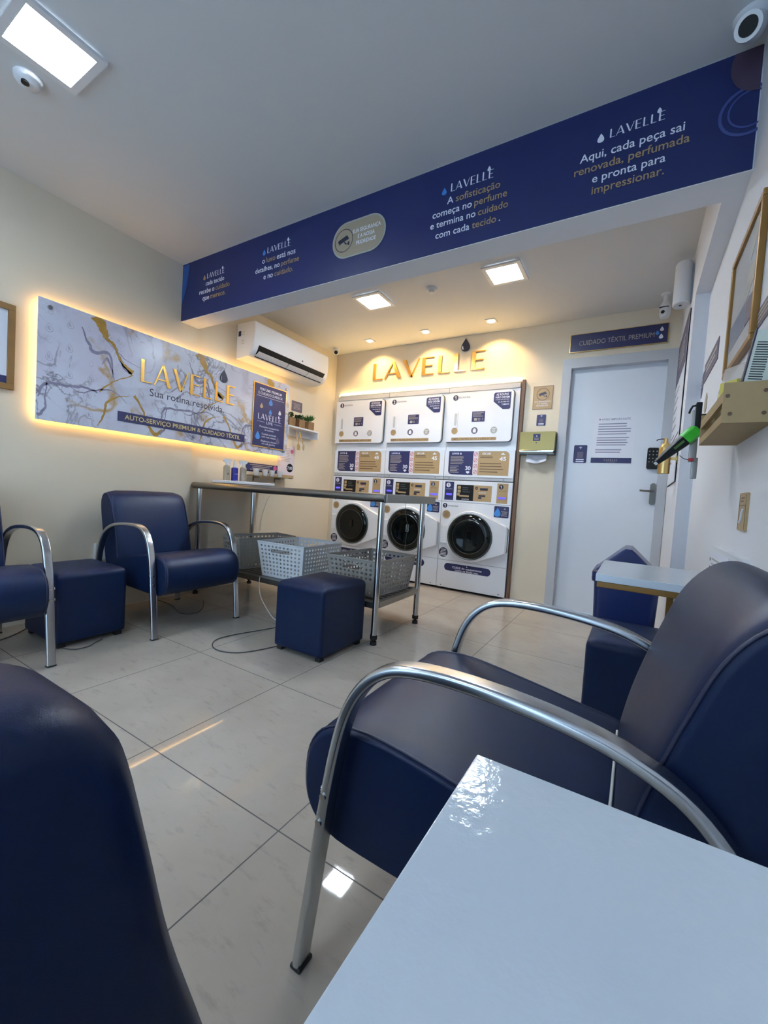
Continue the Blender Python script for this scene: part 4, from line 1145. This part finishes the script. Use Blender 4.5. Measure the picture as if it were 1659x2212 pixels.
t = thing('gold_plate', 'upright gold plate with white script on the white wall', 'plate', (XR, 1.562, 0.875), RIGHT)
B().rrect(0, 0, .094, .106, .004, -.006, 0).build('plate', 'tan', t)
k = B().rect(.006, .070, .088, .072, -.0066, -.006).rect(.006, .004, .008, .102, -.0066, -.006).rect(.086, .004, .088, .102, -.0066, -.006).lines(.025, .07, .078, .096, 2, -.0066)
k.build('printed_lines', 'brownink', t, smooth=False)
B().tube([(.028, -.007, .022), (.045, -.007, .03), (.05, -.007, .05), (.062, -.007, .06)], .003, 6).build('script', 'printwhite', t)
t = thing('wall_panel', 'white rounded plastic panel with printed sheet on the white wall behind the armchair', 'panel', (XR, 1.893, 0.60), RIGHT)
B().rrect(0, 0, .515, .205, .03, -.018, 0).build('cover', 'whiteplastic', t)
B().rect(.02, .02, .34, .19, -.0188, -.018).build('printed_sheet', 'paper', t, smooth=False)
B().lines(.05, .30, .03, .17, 8, -.0194, seed=4, h=.006).build('printed_lines', 'greyst', t, smooth=False)
k = B()
for i in range(4):
    k.rect(.004, .06 + i * .03, .014, .072 + i * .03, -.0186, -.018)
k.build('vent_slot', 'ink', t, smooth=False)

# wooden box shelf with its contents
t = thing('box_shelf', 'raw fibreboard box shelf with rails on the white wall', 'shelf', (XR, 1.725, 1.141), RIGHT)
SL = 0.42
B().box(0, SL, -.098, 0, 0, .010).build('bottom_board', 'mdf', t, smooth=False)
e = B().box(SL - .012, SL, -.098, 0, .010, .098).build('end_board', 'mdf', t, smooth=False)
k = B()
for yy, zz in ((-.090, .066), (-.083, .022), (-.02, .022), (-.02, .075)):
    k.cyl((SL, yy, zz), (SL + .0015, yy, zz), .0045, seg=12)
k.build('screw', 'brownwood', e)
B().box(0, .012, -.098, 0, .010, .098).build('end_board', 'mdf', t, smooth=False)
B().box(.012, SL - .012, -.098, -.088, .052, .080).build('front_rail', 'mdf', t, smooth=False)
B().box(.012, SL - .012, -.098, -.088, .010, .022).build('front_rail', 'mdf', t, smooth=False)
B().box(.012, SL - .012, -.008, 0, .010, .098).build('back_board', 'mdf', t, smooth=False)

t = thing('open_book', 'upright book with a printed page leaning on the wooden box shelf', 'book', (0.214, 1.352, 1.1515), 0)
lean = Matrix.Rotation(R(8), 4, 'Y')
def leaned(b): bmesh.ops.transform(b.bm, matrix=lean, verts=b.bm.verts[:]); return b
leaned(B().box(-.022, .022, -.006, .016, .0, .222)).build('pages', 'bookpage', t, smooth=False)
leaned(B().box(-.025, -.022, -.007, .018, 0, .226)).build('cover', 'ink', t, smooth=False)
leaned(B().lines(-.016, .012, .10, .195, 16, -.0066, seed=7, ragged=.1, h=.003)).build('printed_lines', 'gasket', t, smooth=False)
t = thing('black_book', 'black covered book beside the printed page on the wooden shelf', 'book', (0.245, 1.385, 1.1515), 0)
B().box(-.010, .010, -.012, .10, 0, .19, .001).build('cover', 'black', t)
B().box(-.007, .011, -.0125, .098, .003, .187).build('pages', 'paper', t, smooth=False)

t = thing('granule_bag', 'clear plastic bag of pale yellow granules standing in the wooden shelf', 'bag', (0.213, 1.53, 1.1515), R(-60))
B().loft([[(x * k, y_ * k2, z_) for x, y_ in ((-.035, -.02), (.035, -.02), (.04, 0), (.035, .02), (-.035, .02), (-.04, 0))] for z_, k, k2 in ((0, .9, .9), (.06, 1, 1), (.12, 1, .8), (.175, 1.02, .15), (.19, 1.0, .08))]).build('bag_film', 'clearbag', t)
B().loft([[(x * .95 * k, y_ * .9 * k, z_) for x, y_ in ((-.035, -.02), (.035, -.02), (.04, 0), (.035, .02), (-.035, .02), (-.04, 0))] for z_, k in ((0.003, .85), (.06, 1.0), (.145, .9))]).build('granules', 'yellow', t)

# handheld device on a wall holder
t = thing('device_holder', 'grey and black upright wall holder at the end of the wooden shelf', 'holder', (0.0, 1.86, 0.0), 0)
B().box(.150, .172, -.012, .012, 1.10, 1.285, .002).build('rail', 'steel', t)
B().box(.158, .176, -.014, .014, 1.20, 1.312, .003).box(.172, .2625, -.010, .010, 1.24, 1.27).build('head_clamp', 'black', t)
B().tube([(.158, -.012, 1.300), (.148, -.014, 1.298), (.142, -.014, 1.285), (.139, -.014, 1.272)], .0035).build('hook', 'black', t)
B().box(.160, .178, -.008, .008, 1.04, 1.115, .002).build('lower_rail', 'steel', t)
t = thing('handheld_device', 'long black handheld device with a bright green end hung beside the wooden shelf', 'device', (0.158, 1.835, 1.205), 0)
ax = Vector((-.107, -.01, -.115)); L_ = ax.length; rot = Vector((0, 0, 1)).rotation_difference(ax).to_matrix().to_4x4()
def along(b): bmesh.ops.transform(b.bm, matrix=rot, verts=b.bm.verts[:]); return b
def oct_(a, c): return [(a, -c * .4), (a, c * .4), (a * .6, c), (-a * .6, c), (-a, c * .4), (-a, -c * .4), (-a * .6, -c), (a * .6, -c)]
along(B().loft([[(x, y_, z_) for x, y_ in oct_(a, c)] for z_, a, c in ((.028, .022, .022), (.05, .021, .021), (.10, .016, .016), (L_ - .004, .009, .010))])).build('body', 'black', t)
along(B().loft([[(x, y_, z_) for x, y_ in oct_(a, c)] for z_, a, c in ((-.014, .014, .014), (-.004, .022, .022), (.030, .024, .024), (.040, .022, .022))])).build('green_end', 'greenplastic', t)
along(B().box(-.004, .004, -.0215, -.0165, .047, .085)).build('green_window', 'leaf', t, smooth=False)
along(B().box(-.006, .004, -.006, .006, L_ - .005, L_ + .004)).build('tip', 'whiteplastic', t, smooth=False)
t = thing('red_tag', 'small red tag on a black cord below the green and black device', 'tag', (0.157, 1.845, 1.105), 0)
B().box(-.008, .008, -.004, .004, -.004, .008, .001).build('plate', 'red', t)
B().tube([(-.008, 0, .002), (-.02, 0, .004), (-.035, -.01, .015)], .0012, 6).build('cord', 'black', t)

t = thing('soap_dispenser', 'tall brass soap pump in a ring holder on the white wall near the door', 'soap dispenser', (0.128, 3.05, 1.145), 0)
B().lathe((0, 0, 0), [(0, 0), (.031, 0), (.032, .003), (.032, .155), (.022, .172), (.022, .182), (0, .184)]).build('bottle_body', 'brass', t)
B().cyl((0, 0, .18), (0, 0, .198), .014).cyl((0, 0, .198), (0, 0, .215), .011).build('pump_collar', 'brass', t)
B().tube([(0, 0, .21), (-.02, 0, .212), (-.04, 0, .208), (-.048, 0, .202)], .0035).build('spout', 'gasket', t)
B().box(.028, .067, -.008, .008, .085, .10).cyl((.060, 0, .09), (.067, 0, .09), .022).lathe((0, 0, 0), [(.0325, .088), (.036, .088), (.036, .098), (.0325, .098)]).build('holder_ring', 'brass', t)

# ------------------------------------------------------------------ steel folding table
t = thing('folding_table', 'long stainless steel work table with tubular legs and lower shelf', 'table', (0, 0, 0), 0)
x0, x1, y0, y1 = -3.09, -1.245, 2.072, 2.800
ch = 0.02
# rolled front edge profile along x
fr = [(y0 + .026 + .026 * math.cos(R(a)), 0.889 + .026 * math.sin(R(a))) for a in range(90, 271, 15)]
sec = [(a, c) for a, c in fr] + [(y0 + .05, .863), (y0 + .05, .885), (y1 - .05, .885), (y1 - .05, .863)] + [(y1 - .026 + .026 * math.cos(R(a)), .889 + .026 * math.sin(R(a))) for a in range(-90, 91, 15)]
B().loft([[(x, a, c) for a, c in sec] for x in (x0, x1 - .012)]).box(x1 - .014, x1, y0 + .02, y1 - .02, .863, .914, .004).build('tabletop', 'steel', t, angle=40)
LEGS = ((-1.292, 2.112), (-1.292, 2.668), (-3.035, 2.668), (-3.035, 2.112))
for x, yy in LEGS:
    l = B().cyl((x, yy, .055), (x, yy, .884), .0195, seg=24).build('leg', 'chrome', t)
    B().cyl((x, yy, .035), (x, yy, .06), .022, seg=20).cyl((x, yy, .0), (x, yy, .022), .021, .019, 20).cyl((x, yy, .02), (x, yy, .036), .010, seg=12).build('foot', 'rubber', l)
b = B().box(-3.035, -1.292, 2.095, 2.13, .222, .258).box(-3.035, -1.292, 2.65, 2.685, .222, .258).box(-1.308, -1.276, 2.13, 2.65, .222, .258).box(-3.05, -3.02, 2.13, 2.65, .222, .258)
b.build('shelf_frame', 'steel', t, smooth=False)
b = B()
for i in range(9):
    b.box(-3.02, -1.308, 2.15 + i * .054, 2.178 + i * .054, .236, .250)
b.build('shelf_slats', 'steel', t, smooth=False)

# ------------------------------------------------------------------ perforated baskets
def basket(loc, rz, wx, wy, h, nx, ny, nz, m, label):
    t = thing('laundry_basket', label, 'basket', loc, rz, 'perforated laundry baskets on the table shelf')
    kb = 0.86
    b = B()
    bx, by, tx, ty = wx / 2 * kb, wy / 2 * kb, wx / 2, wy / 2
    corners = lambda z, f: [(-(bx + (tx - bx) * f), -(by + (ty - by) * f), z), ((bx + (tx - bx) * f), -(by + (ty - by) * f), z), ((bx + (tx - bx) * f), (by + (ty - by) * f), z), (-(bx + (tx - bx) * f), (by + (ty - by) * f), z)]
    for side in range(4):
        n = nx if side % 2 == 0 else ny
        def pt(s, f):
            c = corners(h * f, f)
            p, q = Vector(c[side]), Vector(c[(side + 1) % 4])
            return p.lerp(q, s)
        mg = 0.04; f0, f1 = 0.05, 0.95
        S_ = [mg + (1 - 2 * mg) * i / n for i in range(n + 1)]
        F_ = [f0 + (f1 - f0) * j / nz for j in range(nz + 1)]
        hole = lambda i, j: side % 2 == 0 and j == nz - 2 and abs(i - (n - 1) / 2) < 2.1
        # margins
        def quad(sa, sb, fa, fb): b.quadmesh([pt(sa, fa), pt(sb, fa), pt(sb, fb), pt(sa, fb)], [(0, 1, 2, 3)])
        quad(0, mg, 0, 1); quad(1 - mg, 1, 0, 1); quad(mg, 1 - mg, 0, f0); quad(mg, 1 - mg, f1, 1)
        for i in range(n):
            for j in range(nz):
                if hole(i, j):
                    continue
                sa, sb, fa, fb = S_[i], S_[i + 1], F_[j], F_[j + 1]
                sm, fm = (sa + sb) / 2, (fa + fb) / 2
                sq = [(sa, fa), (sm, fa), (sb, fa), (sb, fm), (sb, fb), (sm, fb), (sa, fb), (sa, fm)]
                rs, rf = (sb - sa) * .29, (fb - fa) * .29
                oc = [(sm + rs * math.cos(R(225 + 45 * q)), fm + rf * math.sin(R(225 + 45 * q))) for q in range(8)]
                b.quadmesh([pt(*p) for p in sq] + [pt(*p) for p in oc], [(q, (q + 1) % 8, 8 + (q + 1) % 8, 8 + q) for q in range(8)])
    c = corners(0, 0)
    b.quadmesh(c, [(3, 2, 1, 0)])
    bmesh.ops.remove_doubles(b.bm, verts=b.bm.verts[:], dist=1e-5)
    o = b.build('walls', m, t, smooth=False)
    md = o.modifiers.new('thickness', 'SOLIDIFY'); md.thickness = 0.0022; md.offset = 0
    r = B()
    c = corners(h, 1.0)
    for q in range(4):
        r.tube([c[q], c[(q + 1) % 4]], 0.005, 8)
        r.ball(c[q], 0.005, seg=8)
    r.build('rim', m, t)
    return t
basket((-2.160, 2.385, 0.2525), R(2), 0.44, 0.46, 0.255, 11, 13, 8, 'basketwhite', 'white perforated laundry basket in the middle of the table shelf')
basket((-1.535, 2.435, 0.2525), R(-3), 0.40, 0.50, 0.235, 10, 13, 7, 'basket', 'shade-darkened grey perforated laundry basket at the washing machine end of the shelf')
basket((-2.690, 2.455, 0.2525), R(-12), 0.29, 0.52, 0.245, 8, 13, 7, 'basket', 'shade-darkened grey perforated laundry basket at the wall end of the table shelf')

# ------------------------------------------------------------------ armchairs
def armchair(loc, rz, label):
    t = thing('armchair', label, 'armchair', loc, rz, 'navy armchairs with aluminium arms')
    sp = catmull([(-.045, 0, .345), (-.039, 0, .40), (-.012, 0, .442), (.04, 0, .466), (.13, 0, .470), (.26, 0, .452), (.40, 0, .428), (.50, 0, .408), (.525, 0, .37), (.515, 0, .29), (.48, 0, .250), (.30, 0, .240), (.10, 0, .238), (.02, 0, .245), (-.022, 0, .272), (-.040, 0, .305)], 3, True)
    cx, cz = .24, .35
    hw = .258
    secs = []
    for y_, k in ((-hw, .90), (-hw + .006, .965), (-hw + .018, .99), (-hw + .05, 1), (0, 1.012), (hw - .05, 1), (hw - .018, .99), (hw - .006, .965), (hw, .90)):
        secs.append([(cx + (p.x - cx) * (1 - (1 - k) * .5), y_, cz + (p.z - cz) * k) for p in sp])
    s_ = B().loft(secs).build('seat', 'vinyl', t, angle=60)
    for y_ in (-hw + .012, hw - .012):
        k = .985
        pp = [(cx + (p.x - cx) * (1 - (1 - k) * .5), y_, cz + (p.z - cz) * k) for p in sp]
        B().tube(pp + [pp[0]], .0028, 6).build('piping', 'piping', s_, angle=70)
    bp = catmull([(.484, 0, .345), (.490, 0, .40), (.508, 0, .50), (.534, 0, .60), (.562, 0, .69), (.584, 0, .750), (.612, 0, .795), (.646, 0, .822), (.682, 0, .825), (.708, 0, .803), (.718, 0, .765), (.712, 0, .69), (.690, 0, .58), (.660, 0, .46), (.640, 0, .37), (.615, 0, .325), (.55, 0, .318), (.505, 0, .325)], 3, True)
    bx, bz = .62, .56
    secs = []
    for y_, k, top in ((-hw, .86, .93), (-hw + .006, .95, .955), (-hw + .02, .985, .975), (-hw + .06, 1, .995), (-.10, 1.01, 1), (.10, 1.01, 1), (hw - .06, 1, .995), (hw - .02, .985, .975), (hw - .006, .95, .955), (hw, .86, .93)):
        sec = []
        for p in bp:
            f = max(0, min(1, (p.z - .45) / .39))
            ax_ = .475 + (p.z - .318) * .30 + .09
            sec.append((ax_ + (p.x - ax_) * k, y_, .318 + (p.z - .318) * (1 - (1 - top) * f * 1.0)))
        secs.append(sec)
    bk = B().loft(secs).build('backrest', 'vinyl', t, angle=60)
    for si in (1, -2):
        pp = [Vector(p) for p in secs[si if si > 0 else len(secs) + si]]
        pp = [(p.x, p.y + (-.001 if si > 0 else .001), p.z) for p in pp]
        B().tube(pp + [pp[0]], .0026, 6).build('piping', 'piping', bk, angle=70)
    path = [(v.x, v.z) for v in catmull([(.0, 0, .0), (.022, 0, .18), (.046, 0, .37), (.068, 0, .49), (.096, 0, .562), (.140, 0, .610), (.200, 0, .632), (.30, 0, .636), (.42, 0, .626), (.500, 0, .608), (.568, 0, .574), (.618, 0, .515), (.650, 0, .435), (.665, 0, .34), (.678, 0, .17), (.685, 0, .0)], 5)]
    path[0], path[-1] = (.0008, .006), (.6848, .006)
    for y_ in (-.285, .285):
        a = B().flatbar(path, y_, .037, .020).build('arm', 'alu', t, angle=50)
        for q in (path[0], path[-1]):
            B().box(q[0] - .0115, q[0] + .0135, y_ - .0188, y_ + .0188, 0, .008, .002).build('foot', 'rubber', a)
        bo = B()
        sy = -1 if y_ < 0 else 1
        for zz in (.31, .362):
            xx = .0385 if zz < .33 else .045
            bo.cyl((xx, y_ + sy * .017, zz), (xx, y_ + sy * .0215, zz), .0065, seg=12)
            bo.cyl((xx - .011, y_, zz), (xx - .016, y_, zz), .007, seg=12)
        bo.build('bolt', 'chrome', a)
    b = B().box(.05, .08, -.255, .255, .295, .325).box(.60, .63, -.255, .255, .335, .36).build('crossbar', 'black', t, smooth=False)
    return t
ac = armchair((-0.486, 0.885, 0), 0, 'navy armchair with aluminium arms beside the white side table, against the white wall')
dup(ac, (-2.283, 1.628, 0), math.pi, 'navy armchair with aluminium arms against the cream wall beside the steel table')
dup(ac, (-2.300, 0.575, 0), math.pi, 'navy armchair at the photo edge under the wood framed notice, next to the low stool')

# armless navy chair seen from behind, beside the camera
t = thing('lounge_chair', 'navy lounge chair seen from behind, beside the white table', 'chair', (-0.33, -0.10, 0), 0)
def cover_outline(k):
    pts = [(.412, .20), (.366, .36), (.323, .50), (.300, .60), (.279, .69), (.264, .725), (.240, .750), (.205, .764), (.15, .772), (0, .776)]
    pts = [(p.x, p.z) for p in catmull([(a, 0, c) for a, c in pts], 4)]
    full = [(k_y, z) for k_y, z in pts] + [(-k_y, z) for k_y, z in pts[-2::-1]]
    full += [(-.415, .185), (.415, .185)]
    return [(y_ * k, .55 + (z - .55) * k) for y_, z in full]
secs = []
for x_, k in ((.030, .86), (.020, .95), (.0, .99), (-.03, 1.0), (-.10, 1.0), (-.13, .98), (-.145, .93), (-.15, .86)):
    secs.append([(x_ - .10 * (.55 - z) * 0, y_, z) for y_, z in cover_outline(k)])
B().loft(secs).build('backrest', 'vinyl', t, angle=60)
B().box(-.66, -.12, -.30, .30, .20, .43, .05, 4).build('seat', 'vinyl', t)
for x_, y_ in ((-.60, -.24), (-.60, .24), (-.10, -.24), (-.10, .24)):
    B().cyl((x_, y_, 0), (x_, y_, .30), .018, .022).build('leg', 'alu', t)

# ------------------------------------------------------------------ cube stools
def stool(loc, rz, label):
    t = thing('cube_stool', label, 'stool', loc, rz, 'navy cube stools')
    b = B()
    wx, wy = .345, .41
    def sec(z, k, bul):
        pts = []
        r = .022
        for cx, cy, a in ((wx / 2 - r, wy / 2 - r, 0), (-wx / 2 + r, wy / 2 - r, 90), (-wx / 2 + r, -wy / 2 + r, 180), (wx / 2 - r, -wy / 2 + r, 270)):
            for i in range(5):
                q = R(a + 22.5 * i)
                pts.append(((cx + r * math.cos(q)) * k, (cy + r * math.sin(q)) * k, z))
        return pts
    b.loft([sec(.028, .97, 0), sec(.034, .995, 0), sec(.05, 1.0, 0), sec(.36, 1.0, 0), sec(.375, .985, 0), sec(.387, .95, 0), sec(.395, .88, 0), sec(.402, .70, 0), sec(.406, .40, 0), sec(.407, .1, 0)])
    o = b.build('cushion', 'vinyl', t, angle=50)
    for sx, sy in ((1, 1), (1, -1), (-1, 1), (-1, -1)):
        B().box(sx * .14 - .018, sx * .14 + .018, sy * .17 - .018, sy * .17 + .018, 0, .03, .003).build('foot', 'rubber', t)
    return t
st = stool((-1.520, 1.886, 0), 0, 'navy cube stool in front of the steel table with the baskets')
dup(st, (-2.698, 1.122, 0), R(90), 'navy cube stool between the two armchairs along the cream wall')
dup(st, (0.045, 2.03, 0), 0, 'navy cube stool in front of the dark blue bin')

# ------------------------------------------------------------------ white side tables
def sidetable(loc, label):
    t = thing('side_table', label, 'side table', loc, 0, 'white side tables with gold frames')
    B().box(0, .345, -.2, .2, .694, .716, .0015).build('tabletop', 'white_lam', t)
    B().box(.004, .341, -.196, -.178, .676, .6935, .002).box(.004, .341, .178, .196, .676, .6935, .002).box(.004, .022, -.178, .178, .676, .6935, .002).box(.323, .341, -.178, .178, .676, .6935, .002).build('frame', 'goldframe', t)
    for y_ in (-.186, .186):
        B().box(.205, .225, y_ - .01, y_ + .01, .016, .676, .002).build('leg', 'goldframe', t)
    B().box(.10, .34, -.196, -.176, 0, .016, .002).box(.10, .34, .176, .196, 0, .016, .002).box(.195, .215, -.176, .176, 0, .016, .002).build('base', 'goldframe', t)
    return t
s1 = sidetable((-0.091, 0.115, 0), 'white side table with wide bare top in front of the armchair arm')
dup(s1, (-0.086, 1.595, 0), 0, 'white side table with gold rim between the armchair and the dark blue bin')

# ------------------------------------------------------------------ swing bin
t = thing('swing_bin', 'dark blue plastic swing-lid bin standing by the white door', 'bin', (-0.012, 2.60, 0), 0)
def rr(w, d, r, z):
    pts = []
    for cx, cy, a in ((w - r, d - r, 0), (-w + r, d - r, 90), (-w + r, -d + r, 180), (w - r, -d + r, 270)):
        for i in range(5):
            q = R(a + 22.5 * i); pts.append((cx + r * math.cos(q), cy + r * math.sin(q), z))
    return pts
B().loft([rr(.122, .12, .03, 0), rr(.127, .125, .03, .01), rr(.147, .145, .03, .53)]).build('body', 'binblue', t)
B().loft([rr(.156, .155, .03, .525), rr(.159, .158, .03, .535), rr(.159, .158, .03, .575), rr(.151, .150, .03, .585)]).build('rim', 'binblue', t)
gp = [(-.146, .585), (-.141, .592), (-.03, .700), (-.015, .712), (.015, .712), (.03, .700), (.141, .592), (.146, .585)]
B().loft([[(x * k, yy, .585 + (z - .585) * k) for x, z in gp] for yy, k in ((-.142, .90), (-.136, .98), (-.12, 1), (.12, 1), (.136, .98), (.142, .90))]).build('lid', 'binblue', t, angle=30)
b = B()
for q in (.25, .75):
    p0 = Vector((-.125, 0, .592)); p1 = Vector((-.03, 0, .700)); p = p0.lerp(p1, q)
b.quadmesh([(-.124, -.09, .6105), (-.124, .09, .6105), (-.044, .09, .6880), (-.044, -.09, .6880)], [(0, 1, 2, 3)])
b.build('flap', 'binblue', t, smooth=False)

# ------------------------------------------------------------------ cords
def cord(name, label, pts, r, m, cat='cord'):
    o = B().tube([tuple(p) for p in catmull(pts, 8)], r, 8).build(name, m, angle=70)
    tag(o, label, cat)
    return o
cord('tether_cord', 'thin dark cord looping on the tiles beside the cube stool', [(-1.68, 1.76, .004), (-1.74, 1.58, .004), (-1.80, 1.50, .004), (-1.89, 1.468, .004), (-1.974, 1.495, .004), (-2.03, 1.57, .004), (-2.02, 1.68, .004), (-1.97, 1.83, .004), (-1.92, 1.98, .004), (-1.86, 2.13, .004)], .0032, 'cable')
cord('stool_cord', 'short thin cord under the cube stool between the armchairs', [(-2.50, .98, .004), (-2.44, 1.01, .004), (-2.43, 1.07, .004), (-2.465, 1.12, .004), (-2.475, 1.16, .01)], .003, 'cable')
cord('chair_cord', 'thin cord lying on the tiles under the armchair by the cream wall', [(-3.04, 1.80, .004), (-2.85, 1.79, .004), (-2.62, 1.72, .004), (-2.56, 1.80, .004), (-2.66, 1.92, .004), (-2.80, 2.02, .004)], .0028, 'cable')
cord('floor_cord', 'thin cord on the tiles under the armchair at the photo edge', [(-3.02, 1.02, .004), (-2.95, .97, .004), (-2.86, .86, .004), (-2.80, .70, .004)], .003, 'cable')
cord('shelf_cable', 'white cable hanging from the table shelf behind the stool', [(-2.262, 2.085, .265), (-2.26, 2.080, .20), (-2.235, 2.08, .12), (-2.17, 2.08, .05), (-2.08, 2.06, .006), (-1.98, 2.04, .004)], .003, 'cablewhite')
cord('wall_wire', 'thin grey wire hanging down the cream wall behind the baskets', [(-3.105, 2.94, .826), (-3.10, 2.90, .77), (-3.10, 2.87, .70), (-3.10, 2.84, .60), (-3.10, 2.825, .48)], .002, 'cablewhite', 'wire')
cord('crease_cord', 'thin pale cord in the seat crease of the armchair against the white wall', [(.004, 1.05, .424), (.003, .90, .426), (.002, .76, .424), (-.002, .66, .420), (-.004, .635, .40), (-.004, .622, .34), (-.006, .621, .28)], .0028, 'cablewhite')
t = thing('hanging_tag', 'clear tag on a thin wire hanging from the table in front of washer two', 'tag', (-1.285, 2.42, 0), 0)
B().tube([tuple(p) for p in catmull([(-.012, 0, .864), (-.012, 0, .83), (.0, 0, .76), (.014, 0, .715), (.014, 0, .69), (.006, 0, .62), (.004, 0, .55)], 5)], .0014, 6).build('wire', 'cable', t)
B().box(.002, .022, -.004, .004, .675, .725, .002).build('clear_plate', 'clear', t)
